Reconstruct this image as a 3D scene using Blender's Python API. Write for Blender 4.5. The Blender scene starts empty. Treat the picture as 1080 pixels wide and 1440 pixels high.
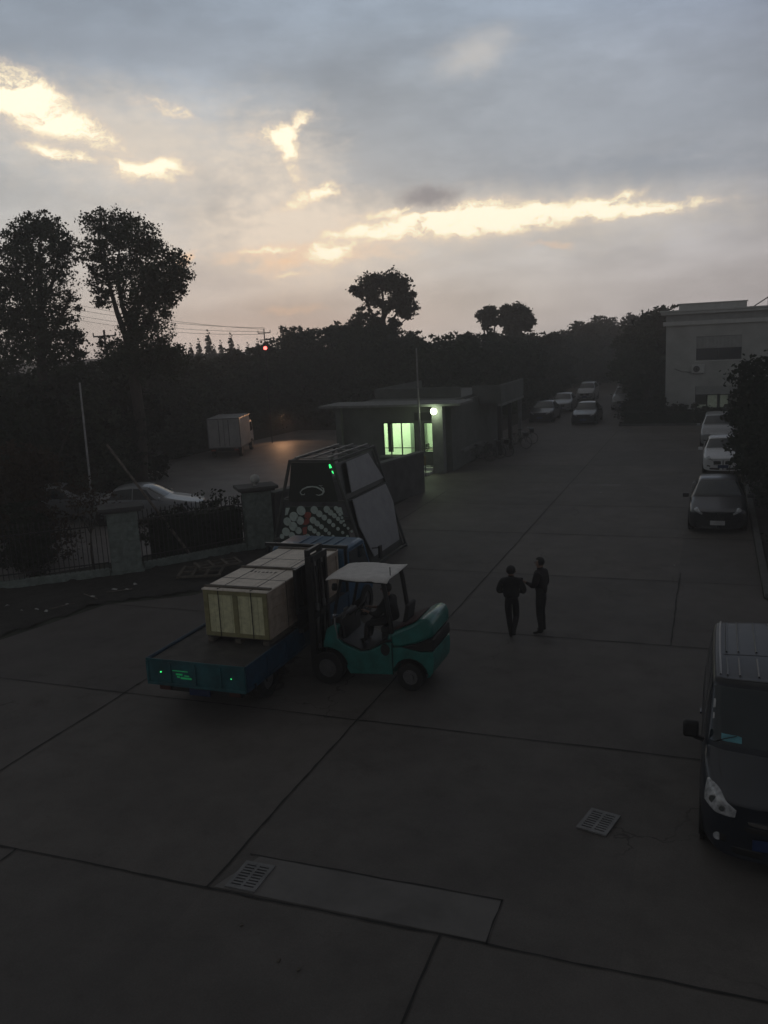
import bpy, bmesh, math, random
import numpy as np
from mathutils import Vector, Matrix
rad = math.radians
S = bpy.context.scene
C = S.collection
# ------------------------------------------------------------------ camera (yard frame: +Y runs down the yard)
FPX, TH, PT, CAMH, YAW = 1220., math.atan(.05), math.atan(243/1220.), 6.6, rad(21.05)
def _rz(v, a): c, s = math.cos(a), math.sin(a); return Vector((v[0]*c-v[1]*s, v[0]*s+v[1]*c, v[2]))
_F = Vector((0, math.cos(PT), -math.sin(PT))); _R0 = Vector((1, 0, 0)); _D0 = Vector((0, -math.sin(PT), -math.cos(PT)))
_R = _R0*math.cos(TH)+_D0*math.sin(TH); _D = _D0*math.cos(TH)-_R0*math.sin(TH)
R_, D_, F_ = [_rz(v, YAW) for v in (_R, _D, _F)]
CAM = Vector((0, 0, CAMH))
cd = bpy.data.cameras.new('camera'); cam = bpy.data.objects.new('camera', cd); C.objects.link(cam)
m = Matrix((R_, -D_, -F_)).transposed().to_4x4(); m.translation = CAM; cam.matrix_world = m
cd.sensor_fit = 'VERTICAL'; cd.sensor_height = 36; cd.lens = 36*FPX/1440; cd.clip_start = .1; cd.clip_end = 3000
S.camera = cam
S.render.resolution_x = 768; S.render.resolution_y = 1024
S.view_settings.view_transform = 'Standard'; S.view_settings.look = 'None'; S.view_settings.exposure = 0; S.view_settings.gamma = 1
# survey helpers: where a sight line meets a real surface (used only to measure positions)
def ray(x, y): return F_+R_*((x-540)/FPX)+D_*((y-720)/FPX)
def hit(x, y, n, d):
    r = ray(x, y); n = Vector(n); return CAM+r*((d-CAM.dot(n))/r.dot(n))
def gnd(x, y, z=0): return hit(x, y, (0, 0, 1), z)
def at(x, y, Y): return hit(x, y, (0, 1, 0), Y)
# ------------------------------------------------------------------ world
W = bpy.data.worlds.new('World'); S.world = W; W.use_nodes = True
nt = W.node_tree; nt.nodes.clear()
def N(t, **k):
    n = nt.nodes.new(t)
    for a, b in k.items(): setattr(n, a, b)
    return n
def L(a, b): nt.links.new(a, b)
def mth(op, a, b=None, c=None, clamp=False):
    n = N('ShaderNodeMath', operation=op); n.use_clamp = clamp
    for i, v in enumerate((a, b, c)):
        if v is None: continue
        if isinstance(v, (int, float)): n.inputs[i].default_value = v
        else: L(v, n.inputs[i])
    return n.outputs[0]
def smooth(v, lo, hi, a=0., b=1.):
    n = N('ShaderNodeMapRange', interpolation_type='SMOOTHSTEP'); L(v, n.inputs[0])
    n.inputs[1].default_value = lo; n.inputs[2].default_value = hi; n.inputs[3].default_value = a; n.inputs[4].default_value = b
    return n.outputs[0]
def mixc(f, a, b, blend='MIX'):
    n = N('ShaderNodeMix', data_type='RGBA', blend_type=blend)
    if isinstance(f, (int, float)): n.inputs[0].default_value = f
    else: L(f, n.inputs[0])
    for i, v in ((6, a), (7, b)):
        if isinstance(v, tuple): n.inputs[i].default_value = (*v, 1)
        else: L(v, n.inputs[i])
    return n.outputs[2]
tc = N('ShaderNodeTexCoord'); sx = N('ShaderNodeSeparateXYZ'); L(tc.outputs['Generated'], sx.inputs[0])
az = mth('ARCTAN2', sx.outputs[0], sx.outputs[1]); el = mth('ARCSINE', sx.outputs[2])
cx = N('ShaderNodeCombineXYZ'); L(az, cx.inputs[0]); L(el, cx.inputs[1])
def noise(vec, scale, detail=5, rough=.55, stretch=(1, 1, 1), off=(0, 0, 0)):
    mp = N('ShaderNodeMapping'); L(vec, mp.inputs[0]); mp.inputs['Scale'].default_value = stretch; mp.inputs['Location'].default_value = off
    n = N('ShaderNodeTexNoise'); L(mp.outputs[0], n.inputs['Vector'])
    n.inputs['Scale'].default_value = scale; n.inputs['Detail'].default_value = detail; n.inputs['Roughness'].default_value = rough
    return n
wn = noise(tc.outputs['Generated'], 17, 9, .68)
w1 = N('ShaderNodeVectorMath', operation='SUBTRACT'); L(wn.outputs['Color'], w1.inputs[0]); w1.inputs[1].default_value = (.5, .5, .5)
w2 = N('ShaderNodeVectorMath', operation='MULTIPLY'); L(w1.outputs[0], w2.inputs[0]); w2.inputs[1].default_value = (.075, .032, 0)
w3 = N('ShaderNodeVectorMath', operation='ADD'); L(w2.outputs[0], w3.inputs[0]); L(cx.outputs[0], w3.inputs[1])
warped = w3.outputs[0]
fine = noise(tc.outputs['Generated'], 42, 6, .6, (1, 1, 2.2)).outputs['Fac']
def patch_sky(c, a, b, ang, k=1., hard=.2, rag=.85, vec=None):
    mp = N('ShaderNodeMapping', vector_type='TEXTURE'); L(vec or warped, mp.inputs[0])
    mp.inputs['Location'].default_value = (*c, 0); mp.inputs['Rotation'].default_value = (0, 0, ang); mp.inputs['Scale'].default_value = (a, b, 1)
    ln = N('ShaderNodeVectorMath', operation='LENGTH'); L(mp.outputs[0], ln.inputs[0])
    d = mth('ADD', ln.outputs['Value'], mth('MULTIPLY', mth('SUBTRACT', fine, .5), rag*2))
    return smooth(d, 1.4, hard, 0, k)
def acc(lst):
    r = lst[0]
    for x in lst[1:]: r = mth('ADD', r, x)
    return r
er = N('ShaderNodeValToRGB'); L(smooth(el, -.02, .6), er.inputs[0])
er.inputs[0].links[0].from_node.interpolation_type = 'LINEAR'
cr = er.color_ramp; cr.elements[0].position = 0; cr.elements[0].color = (.60, .56, .515, 1)
cr.elements[1].position = 1; cr.elements[1].color = (.15, .15, .15, 1)
for p_, c_ in ((.10, (.64, .60, .555)), (.22, (.56, .55, .53)), (.36, (.46, .485, .505)), (.55, (.33, .385, .455)), (.70, (.275, .33, .41)), (.82, (.20, .215, .23))):
    e = cr.elements.new(p_); e.color = (*c_, 1)
col = er.outputs[0]
# the far side of the sky, away from the sunset, is darker
azd = mth('ABSOLUTE', mth('ADD', az, .42))
side = mixc(smooth(azd, .25, 1.9), (1, 1, 1), (.50, .49, .48))
col = mixc(1., col, side, 'MULTIPLY')
rightdim = smooth(az, -.35, .1, 1., .80); 
rd = N('ShaderNodeCombineColor'); L(rightdim, rd.inputs[0]); L(rightdim, rd.inputs[1]); L(smooth(az, -.35, .1, 1., .86), rd.inputs[2])
col = mixc(1., col, rd.outputs[0], 'MULTIPLY')
big = noise(tc.outputs['Generated'], 3.2, 6, .55, (1, 1, 2.6), (3.1, .7, .2)).outputs['Fac']
bigf = smooth(big, .25, .75, .74, 1.22)
bc = N('ShaderNodeCombineColor'); [L(bigf, bc.inputs[i]) for i in range(3)]
col = mixc(1., col, bc.outputs[0], 'MULTIPLY')
med = smooth(noise(tc.outputs['Generated'], 11, 6, .6, (1, 1, 2.8)).outputs['Fac'], .3, .7, .93, 1.07)
mc = N('ShaderNodeCombineColor'); [L(med, mc.inputs[i]) for i in range(3)]
col = mixc(1., col, mc.outputs[0], 'MULTIPLY')
# blue grey cloud mass over the break
dark = acc([patch_sky((-.10, .20), .36, .075, .0, .55, .0, .35), patch_sky((-.66, .305), .30, .042, -.05, .60, .0, .35), patch_sky((-.14, .155), .25, .018, .0, .35, .0, .5), patch_sky((-.297, .296), .05, .014, .1, .38, .2), patch_sky((-.489, .069), .030, .009, 0, .42), patch_sky((-.542, .074), .030, .017, 0, .40),
            patch_sky((-.19, .096), .14, .013, .03, .34), patch_sky((-.56, .215), .07, .016, .1, .16)])
col = mixc(dark, col, (.27, .305, .355))
# soft warm glow of lit cloud round the gaps
glow = acc([patch_sky((-.28, .122), .30, .038, -.02, .75, 0, .4), patch_sky((-.63, .215), .19, .055, -.12, .60, 0, .45), patch_sky((-.45, .15), .07, .10, .2, .45, 0, .45), patch_sky((-.45, .09), .16, .040, 0, .50, 0, .3), patch_sky((-.55, .16), .22, .09, 0, .22, 0, .3), patch_sky((-.42, .03), .25, .05, 0, .25, 0, .2), patch_sky((-.25, .285), .05, .022, .2, .34, 0, .5)])
col = mixc(glow, col, (.84, .74, .62))
pk = acc([patch_sky((-.44, .098), .10, .010, 0, .55, .1, .8), patch_sky((-.567, .091), .013, .007, .7, .8), patch_sky((-.17, .089), .03, .004, 0, .4, .2), patch_sky((-.459, .037), .035, .005, 0, .35, .2), patch_sky((-.47, .085), .03, .008, .1, .5, .2, .8)])
col = mixc(pk, col, (.95, .68, .47))
def soft(c, a, b, ang, k=1.): return patch_sky(c, a*1.7, b*1.6, ang, k, -.3, .16)
bright = acc([soft(*p) for p in [
    ((-.705, .245), .040, .017, -.45, 1.15), ((-.665, .224), .036, .008, -.38, 1.05), ((-.735, .25), .028, .012, 0, .9), ((-.698, .203), .018, .005, -.3, .95), ((-.675, .197), .018, .004, -.1, .7),
    ((-.590, .184), .026, .0085, .05, 1.05), ((-.622, .190), .026, .005, -.1, .8), ((-.590, .247), .022, .005, -.12, .65), ((-.56, .241), .016, .004, -.1, .5), ((-.472, .218), .020, .006, .1, .85), ((-.443, .226), .018, .006, .5, .9), ((-.455, .205), .010, .014, .2, .95), ((-.450, .178), .006, .014, .1, .5), ((-.440, .152), .024, .006, .3, .9), ((-.415, .157), .014, .006, 0, .7),
    ((-.30, .121), .05, .010, .05, 1.0), ((-.24, .121), .06, .014, 0, 1.1), ((-.17, .123), .065, .011, .03, 1.0), ((-.36, .117), .045, .007, .05, .95), ((-.10, .122), .06, .006, -.03, .8), ((-.05, .121), .04, .004, 0, .5), ((-.10, .132), .02, .005, .3, .6), ((-.414, .098), .022, .011, .2, 1.15), ((-.47, .101), .035, .0035, -.03, .75), ((-.36, .135), .03, .005, .1, .6), ((-.46, .076), .016, .003, 0, .5), ((-.33, .138), .02, .005, 0, .45)]])
brk = noise(warped, 24, 10, .74, (1, 2.2, 1), (.3, .1, 0)).outputs['Fac']
bright = mth('MULTIPLY', bright, smooth(brk, .31, .64, .20, 1.45))
dk1 = patch_sky((-.304, .149), .033, .012, -.05, 1., .3, .3)
dk2 = patch_sky((-.31, .135), .03, .004, 0, .7, .3, .5)
bright = mth('MULTIPLY', mth('SUBTRACT', bright, dk2, None, True), mth('SUBTRACT', 1., dk1), None, True)
bcol = mixc(smooth(bright, .15, .55), (.88, .70, .54), mixc(smooth(bright, .5, 1.0), (1.0, .86, .62), (1.2, 1.10, .86)))
col = mixc(smooth(bright, .0, .72), col, bcol)
col = mixc(mth('MULTIPLY', dk1, .85), col, (.27, .26, .275))
# below the horizon nothing shines
col = mixc(smooth(el, -.03, -.01, 1, 0), col, (.03, .03, .03))
bg = N('ShaderNodeBackground'); L(col, bg.inputs[0]); bg.inputs[1].default_value = 1.0
SUN_EL, SUN_AZ = rad(1.0), -.492
sky = N('ShaderNodeTexSky', sky_type='NISHITA'); sky.sun_disc = False; sky.sun_elevation = SUN_EL; sky.sun_rotation = SUN_AZ
bg2 = N('ShaderNodeBackground'); L(sky.outputs[0], bg2.inputs[0]); bg2.inputs[1].default_value = .006
ad = N('ShaderNodeAddShader'); L(bg.outputs[0], ad.inputs[0]); L(bg2.outputs[0], ad.inputs[1])
wo = N('ShaderNodeOutputWorld'); L(ad.outputs[0], wo.inputs[0])
sl = bpy.data.lights.new('sun', 'SUN'); sl.energy = .12; sl.angle = rad(.5); sl.color = (1, .45, .28)
so = bpy.data.objects.new('sun', sl); C.objects.link(so)
sd = Vector((math.sin(SUN_AZ)*math.cos(SUN_EL), math.cos(SUN_AZ)*math.cos(SUN_EL), math.sin(SUN_EL)))
so.rotation_euler = (-sd).to_track_quat('-Z', 'Y').to_euler(); so.location = (0, 0, 30)
# ------------------------------------------------------------------ materials
M = {}
def mat(name, col, rough=.6, metal=0., var=.25, scale=3., bump=0., bscale=20., emit=None, estr=0., spec=.5, coat=0., tint=None):
    m = bpy.data.materials.new(name); m.use_nodes = True; t = m.node_tree; b = t.nodes['Principled BSDF']
    b.inputs['Roughness'].default_value = rough; b.inputs['Metallic'].default_value = metal
    b.inputs['Specular IOR Level'].default_value = spec; b.inputs['Coat Weight'].default_value = coat; b.inputs['Coat Roughness'].default_value = .06
    tcn = t.nodes.new('ShaderNodeTexCoord'); nz = t.nodes.new('ShaderNodeTexNoise'); t.links.new(tcn.outputs['Object'], nz.inputs['Vector'])
    nz.inputs['Scale'].default_value = scale; nz.inputs['Detail'].default_value = 5; nz.inputs['Roughness'].default_value = .62
    rp = t.nodes.new('ShaderNodeValToRGB'); t.links.new(nz.outputs['Fac'], rp.inputs[0])
    rp.color_ramp.elements[0].position = .32; rp.color_ramp.elements[1].position = .68
    c2 = tint or col
    rp.color_ramp.elements[0].color = (*[c*(1-var) for c in c2], 1); rp.color_ramp.elements[1].color = (*[min(1, c*(1+var)) for c in col], 1)
    t.links.new(rp.outputs[0], b.inputs['Base Color'])
    if bump:
        n2 = t.nodes.new('ShaderNodeTexNoise'); t.links.new(tcn.outputs['Object'], n2.inputs['Vector']); n2.inputs['Scale'].default_value = bscale; n2.inputs['Detail'].default_value = 4
        bp = t.nodes.new('ShaderNodeBump'); bp.inputs['Strength'].default_value = bump; bp.inputs['Distance'].default_value = .02
        t.links.new(n2.outputs['Fac'], bp.inputs['Height']); t.links.new(bp.outputs[0], b.inputs['Normal'])
    if emit: b.inputs['Emission Color'].default_value = (*emit, 1); b.inputs['Emission Strength'].default_value = estr
    M[name] = m; return m
mat('dark_metal', (.02, .021, .022), .45, .3); mat('black', (.006, .006, .007), .6, var=.1); mat('rubber', (.012, .012, .012), .8)
mat('steel', (.25, .25, .25), .4, .7); mat('rim', (.16, .16, .165), .38, .6); mat('glass_dark', (.014, .024, .03), .08, spec=.9, var=.1); mat('glass_lit', (.08, .09, .09), .1, spec=.8)
mat('chrome', (.5, .5, .5), .18, 1.)
mat('plaster', (.36, .37, .35), .85, scale=.8, var=.14, bump=.15); mat('plaster_trim', (.46, .47, .45), .8, var=.1); mat('cornice_dark', (.27, .28, .27), .85, var=.12)
mat('gate_wall', (.10, .108, .10), .85, var=.2, scale=1.2); mat('roof_slab', (.17, .178, .17), .85, var=.2); mat('pillar', (.18, .215, .195), .85, var=.3, scale=5, bump=.3)
mat('concrete_dark', (.075, .076, .075), .9, var=.3, scale=2, bump=.3)
mat('soil', (.022, .02, .017), .95, var=.5, scale=4, bump=.8, bscale=12); mat('grass_ground', (.022, .026, .016), .95, var=.5, scale=2, bump=.6)
mat('bark', (.05, .042, .035), .9, var=.3, scale=8, bump=.6); mat('bark_pale', (.16, .14, .12), .9, var=.4, scale=8)
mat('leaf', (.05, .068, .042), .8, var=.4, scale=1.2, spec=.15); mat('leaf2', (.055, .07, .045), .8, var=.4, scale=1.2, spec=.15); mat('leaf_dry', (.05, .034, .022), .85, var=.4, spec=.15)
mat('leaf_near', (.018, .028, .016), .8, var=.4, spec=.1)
mat('truck_blue', (.022, .09, .17), .42, var=.3, scale=2, coat=.2, tint=(.016, .065, .12)); mat('truck_teal', (.012, .085, .10), .45, var=.35, scale=4); mat('side_blue', (.010, .045, .085), .5, var=.35, scale=3); mat('bed_floor', (.055, .05, .045), .8, var=.4, scale=3)
mat('fork_teal', (.014, .135, .118), .38, var=.3, scale=5, coat=.3); mat('cover_white', (.62, .6, .57), .7, var=.12, scale=6, bump=.3)
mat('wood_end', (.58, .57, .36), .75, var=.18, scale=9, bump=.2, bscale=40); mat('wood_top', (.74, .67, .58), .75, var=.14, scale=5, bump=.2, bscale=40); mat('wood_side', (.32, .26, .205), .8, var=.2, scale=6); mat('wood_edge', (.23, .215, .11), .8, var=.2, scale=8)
mat('old_wood', (.10, .088, .07), .9, var=.4, scale=6)
mat('paint_white', (.55, .56, .58), .35, var=.05, coat=.5); mat('paint_silver', (.26, .27, .28), .35, .3, var=.06, coat=.5); mat('paint_black', (.010, .012, .016), .35, .0, var=.1, coat=.3); mat('paint_navy', (.010, .013, .02), .3, .2, var=.15, coat=.6); mat('paint_van', (.010, .014, .022), .38, .0, var=.15, coat=.35)
mat('van_roof', (.022, .024, .027), .5, .0, var=.2, scale=4, coat=.15)
mat('box_white', (.46, .455, .44), .7, var=.15, scale=2); mat('plate_blue', (.012, .03, .09), .4); mat('paper_blue', (.09, .28, .33), .6); mat('paper', (.4, .4, .4), .7)
mat('skin', (.17, .10, .07), .6, var=.08); mat('cloth_black', (.010, .010, .011), .9, var=.2, scale=12, bump=.2); mat('cloth_dark', (.014, .012, .014), .9, var=.2, scale=12, bump=.2); mat('hair', (.006, .005, .005), .7)
mat('litter', (.4, .4, .38), .7); mat('panel_grey', (.25, .255, .265), .55, var=.12, scale=3); mat('rack_frame', (.05, .055, .05), .6, var=.3); mat('rack_black', (.006, .012, .009), .4, var=.1)
mat('rack_dots', (.42, .50, .46), .6, var=.15, scale=8); mat('rack_green', (.008, .02, .013), .6); mat('rack_red', (.26, .055, .04), .6); mat('rack_line', (.5, .56, .52), .6)
mat('headlamp', (.34, .35, .36), .16, 0., var=.45, scale=14); mat('seat', (.02, .02, .02), .8); mat('inner_wall', (.62, .68, .58), .9, var=.05); mat('locker', (.10, .12, .10), .7, var=.1); mat('inner_floor', (.3, .3, .28), .6)
mat('green_reflection', (.02, .5, .15), .4, emit=(.05, 1., .22), estr=1.6); mat('green_reflection_faint', (.02, .4, .13), .4, emit=(.03, .8, .25), estr=.06)  # emissive greens stand in for indoor lights reflected in window glass
mat('lamp_bulb', (.9, 1, .8), .4, emit=(.86, 1., .66), estr=14.); mat('tube', (.9, 1, .9), .4, emit=(.75, 1., .62), estr=4.); mat('red_sun_glow', (.8, .1, .08), .4, emit=(1., .10, .08), estr=6.)  # the red emission stands in for the low sun
mat('screen_lit', (.3, .32, .28), .8, emit=(.75, .9, .65), estr=.03)
# ------------------------------------------------------------------ mesh helpers
class MB:
    def __init__(s): s.v = []; s.f = []
    def add(s, vs, fs):
        o = len(s.v); s.v += [tuple(v) for v in vs]; s.f += [tuple(i+o for i in f) for f in fs]; return s
    def box(s, c, d, rz=0, M4=None):
        hx, hy, hz = d[0]/2, d[1]/2, d[2]/2; vs = []
        for x, y, z in ((-1,-1,-1),(1,-1,-1),(1,1,-1),(-1,1,-1),(-1,-1,1),(1,-1,1),(1,1,1),(-1,1,1)):
            v = Vector((x*hx, y*hy, z*hz)); v = _rz(v, rz) if rz else v
            vs.append(v+Vector(c))
        return s.add(vs, [(0,3,2,1),(4,5,6,7),(0,1,5,4),(1,2,6,5),(2,3,7,6),(3,0,4,7)])
    def span(s, a, b): return s.box([(a[i]+b[i])/2 for i in range(3)], [abs(b[i]-a[i]) for i in range(3)])
    def bar(s, p, q, w, h=None):
        p, q = Vector(p), Vector(q); d = (q-p).normalized(); u = d.cross(Vector((0, 0, 1)))
        if u.length < .05: u = d.cross(Vector((0, 1, 0)))
        u.normalize(); v = u.cross(d); h = h or w; vs = []
        for e in (p, q):
            for a, b in ((-1,-1),(1,-1),(1,1),(-1,1)): vs.append(e+u*a*w/2+v*b*h/2)
        return s.add(vs, [(3,2,1,0),(4,5,6,7),(0,1,5,4),(1,2,6,5),(2,3,7,6),(3,0,4,7)])
    def tube(s, pts, rs, n=8, cap=True):
        pts = [Vector(p) for p in pts]
        if not isinstance(rs, (list, tuple)): rs = [rs]*len(pts)
        vs = []; fs = []; ref = None
        for i, p in enumerate(pts):
            d = (pts[min(i+1, len(pts)-1)]-pts[max(i-1, 0)]).normalized()
            if ref is None: ref = d.cross(Vector((.31, .95, .1))).normalized()
            u = (ref-d*ref.dot(d)).normalized(); ref = u; v = d.cross(u)
            for k in range(n): a = 2*math.pi*k/n; vs.append(p+(u*math.cos(a)+v*math.sin(a))*rs[i])
        for i in range(len(pts)-1):
            for k in range(n): k2 = (k+1) % n; fs.append((i*n+k, i*n+k2, (i+1)*n+k2, (i+1)*n+k))
        if cap: fs.append(tuple(range(n-1, -1, -1))); fs.append(tuple((len(pts)-1)*n+k for k in range(n)))
        return s.add(vs, fs)
    def prism(s, poly, axis, a, b):
        # poly of 2D points extruded along axis ('x','y','z') from a to b
        def P(p, t): return {'x': (t, p[0], p[1]), 'y': (p[0], t, p[1]), 'z': (p[0], p[1], t)}[axis]
        n = len(poly); vs = [P(p, a) for p in poly]+[P(p, b) for p in poly]
        return s.add(vs, [tuple(range(n)), tuple(range(2*n-1, n-1, -1))]+[(i, i+n, (i+1) % n+n, (i+1) % n) for i in range(n)])
    def slab(s, pts, n, t):
        pts = [Vector(p) for p in pts]; n = Vector(n).normalized()*t; k = len(pts)
        return s.add(pts+[p+n for p in pts], [tuple(range(k)), tuple(range(2*k-1, k-1, -1))]+[(i, i+k, (i+1) % k+k, (i+1) % k) for i in range(k)])
    def disc(s, c, n, r, t=.01, k=20, sx=1.):
        n = Vector(n).normalized(); u = n.cross(Vector((0, 0, 1)))
        u = u.normalized() if u.length > .05 else Vector((1, 0, 0)); v = n.cross(u); c = Vector(c)
        return s.slab([c+(u*math.cos(2*math.pi*i/k)*sx+v*math.sin(2*math.pi*i/k))*r for i in range(k)], n, t)
    def sphere(s, c, r, n=12, sq=(1, 1, 1)):
        vs = []; fs = []
        for i in range(n+1):
            for j in range(n*2):
                a = math.pi*i/n; b = math.pi*j/n
                vs.append((c[0]+r*sq[0]*math.sin(a)*math.cos(b), c[1]+r*sq[1]*math.sin(a)*math.sin(b), c[2]+r*sq[2]*math.cos(a)))
        for i in range(n):
            for j in range(n*2): j2 = (j+1) % (n*2); fs.append((i*n*2+j, i*n*2+j2, (i+1)*n*2+j2, (i+1)*n*2+j))
        return s.add(vs, fs)
    def build(s, name, m, parent=None, bevel=0, smooth=True, angle=35, loc=None):
        me = bpy.data.meshes.new(name); me.from_pydata(s.v, [], s.f)
        bm = bmesh.new(); bm.from_mesh(me); bmesh.ops.remove_doubles(bm, verts=bm.verts, dist=1e-5)
        bmesh.ops.recalc_face_normals(bm, faces=bm.faces); bm.to_mesh(me); bm.free()
        if smooth: me.polygons.foreach_set('use_smooth', [True]*len(me.polygons)); me.set_sharp_from_angle(angle=rad(angle))
        o = bpy.data.objects.new(name, me); C.objects.link(o)
        if m: me.materials.append(M[m] if isinstance(m, str) else m)
        if parent: o.parent = parent
        if loc: o.location = loc
        if bevel:
            b = o.modifiers.new('bevel', 'BEVEL'); b.width = bevel; b.segments = 2; b.limit_method = 'ANGLE'; b.angle_limit = rad(30); b.harden_normals = False
        return o
def tag(o, label=None, cat=None, group=None, kind=None):
    if label: o['label'] = label
    if cat: o['category'] = cat
    if group: o['group'] = group
    if kind: o['kind'] = kind
    return o
def empty(name, loc=(0, 0, 0), rz=0, label=None, cat=None, group=None):
    o = bpy.data.objects.new(name, None); C.objects.link(o); o.location = loc; o.rotation_euler = (0, 0, rz); o.empty_display_size = .2
    return tag(o, label, cat, group)
def copy_tree(o, parent=None):
    c = o.copy(); C.objects.link(c); c.parent = parent
    for ch in o.children: copy_tree(ch, c)
    return c
random.seed(5); rng = np.random.default_rng(5)
# ------------------------------------------------------------------ ground
def ground_mat():
    m = bpy.data.materials.new('yard_concrete'); m.use_nodes = True; t = m.node_tree; b = t.nodes['Principled BSDF']; lk = t.links.new
    tcn = t.nodes.new('ShaderNodeTexCoord')
    def nz(sc, det=6, ro=.6):
        n = t.nodes.new('ShaderNodeTexNoise'); lk(tcn.outputs['Object'], n.inputs['Vector']); n.inputs['Scale'].default_value = sc; n.inputs['Detail'].default_value = det; n.inputs['Roughness'].default_value = ro; return n.outputs['Fac']
    def ramp(f, a, ca, bb, cb):
        r = t.nodes.new('ShaderNodeValToRGB'); lk(f, r.inputs[0]); r.color_ramp.elements[0].position = a; r.color_ramp.elements[1].position = bb
        r.color_ramp.elements[0].color = (*ca, 1); r.color_ramp.elements[1].color = (*cb, 1); return r.outputs[0]
    def mul(a, c):
        x = t.nodes.new('ShaderNodeMix'); x.data_type = 'RGBA'; x.blend_type = 'MULTIPLY'; x.inputs[0].default_value = 1; lk(a, x.inputs[6]); lk(c, x.inputs[7]); return x.outputs[2]
    base = ramp(nz(.22, 5), .3, GC[0], .7, GC[1])
    c = mul(base, ramp(nz(1.3, 8, .7), .3, (.80, .80, .80), .62, (1.08, 1.08, 1.08)))
    c = mul(c, ramp(nz(45, 3), .3, (.88, .88, .88), .7, (1.1, 1.1, 1.1)))
    c = mul(c, ramp(nz(.55, 7, .75), .56, (1, 1, 1), .70, (.76, .75, .73)))
    c = mul(c, ramp(nz(2.6, 9, .8), .60, (1, 1, 1), .72, (.72, .71, .70)))
    sp = t.nodes.new('ShaderNodeMapping'); lk(tcn.outputs['Object'], sp.inputs[0]); sp.inputs['Location'].default_value = (5.78/5, -3.2/5, .5); sp.inputs['Scale'].default_value = (.2, .2, 1)
    fl = t.nodes.new('ShaderNodeVectorMath'); fl.operation = 'FLOOR'; lk(sp.outputs[0], fl.inputs[0]); wn_ = t.nodes.new('ShaderNodeTexWhiteNoise'); lk(fl.outputs[0], wn_.inputs['Vector']); c = mul(c, ramp(wn_.outputs['Value'], 0, (.87, .87, .88), 1, (1.08, 1.07, 1.05)))
    vd = t.nodes.new('ShaderNodeTexVoronoi'); vd.feature = 'DISTANCE_TO_EDGE'; vd.inputs['Scale'].default_value = .42; nn_ = t.nodes.new('ShaderNodeTexNoise'); lk(tcn.outputs['Object'], nn_.inputs['Vector']); nn_.inputs['Scale'].default_value = 1.6; nn_.inputs['Detail'].default_value = 6
    va = t.nodes.new('ShaderNodeVectorMath'); va.operation = 'MULTIPLY_ADD'; lk(nn_.outputs['Color'], va.inputs[0]); va.inputs[1].default_value = (1.2, 1.2, 0); lk(tcn.outputs['Object'], va.inputs[2]); lk(va.outputs[0], vd.inputs['Vector'])
    cr_ = ramp(vd.outputs['Distance'], .0015, (.45, .44, .43), .006, (1, 1, 1)); mk_ = ramp(nz(.16, 3), .52, (0, 0, 0), .58, (1, 1, 1)); mx = t.nodes.new('ShaderNodeMix'); mx.data_type = 'RGBA'; lk(mk_, mx.inputs[0]); mx.inputs[6].default_value = (1, 1, 1, 1); lk(cr_, mx.inputs[7]); c = mul(c, mx.outputs[2])
    lk(c, b.inputs['Base Color']); lk(ramp(nz(.8), .35, (.68, .68, .68), .7, (.74, .74, .74)), b.inputs['Roughness'])
    b.inputs['Specular IOR Level'].default_value = .15
    bp = t.nodes.new('ShaderNodeBump'); bp.inputs['Strength'].default_value = .25; bp.inputs['Distance'].default_value = .01; lk(nz(60, 4), bp.inputs['Height']); lk(bp.outputs[0], b.inputs['Normal'])
    M['yard'] = m
GC = ((.106, .098, .092), (.141, .131, .121))
ground_mat()
def sheet(name, pts, z, m, kind='structure', sub=False):
    mb = MB(); mb.add([(p[0], p[1], z) for p in pts], [tuple(range(len(pts)))])
    o = mb.build(name, m, smooth=False); o['kind'] = kind; return o
sheet('ground', [(-900, -300), (900, -300), (900, 900), (-900, 900)], -.012, 'grass_ground')
sheet('yard', [(-15.1, 3), (-15.4, 12), (-15.83, 15.16), (-15.08, 18.17), (-13.2, 19.4), (-12.3, 21.2), (-12.0, 25), (-11.9, 36), (-14, 39), (-19.2, 40), (-19.2, 43), (-13.5, 53.5), (-13.5, 130), (-5.9, 130), (-5.9, 61), (1.5, 61), (1.25, 38), (1.25, 22), (3, 18), (9, 14), (9, 3)], -.004, 'yard')
mat('road_grey', (.19, .178, .17), .6, var=.25, scale=.6, bump=.2, spec=.5)
sheet('outer_road', [(-40, 18), (-21, 18), (-17.6, 22.6), (-14.7, 26.2), (-12.3, 36.2), (-14.2, 39.3), (-19.4, 40.3), (-19.5, 60), (-30, 60.5), (-31, 44), (-33, 37), (-60, 33)], 0, 'road_grey')
mat('patch_concrete', (.145, .138, .13), .85, var=.22, scale=1.1, bump=.2)
sheet('repaired_strip', [(-5.70, 8.24), (-2.2, 8.24), (-2.2, 8.98), (-5.45, 8.98)], .003, 'patch_concrete')
sheet('faint_strip', [(-5.5, 37.3), (-3.6, 37.3), (-3.6, 37.9), (-5.5, 37.9)], .003, 'patch_concrete')
def joint_strip(mb, p, q, w=.028):
    p, q = Vector(p), Vector(q); d = q-p; L_ = d.length; d.normalize(); u = Vector((-d.y, d.x)); n = max(2, int(L_/.18)); vs = []; fs = []
    off = 0
    for i in range(n+1):
        off = off*.8+random.uniform(-.009, .009); c = p+d*L_*i/n+u*off; ww = w*random.uniform(.55, 1.3)
        vs += [(*(c+u*ww/2), 0), (*(c-u*ww/2), 0)]
    for i in range(n): fs.append((2*i, 2*i+1, 2*i+3, 2*i+2))
    mb.add(vs, fs)
mb = MB()
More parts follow.
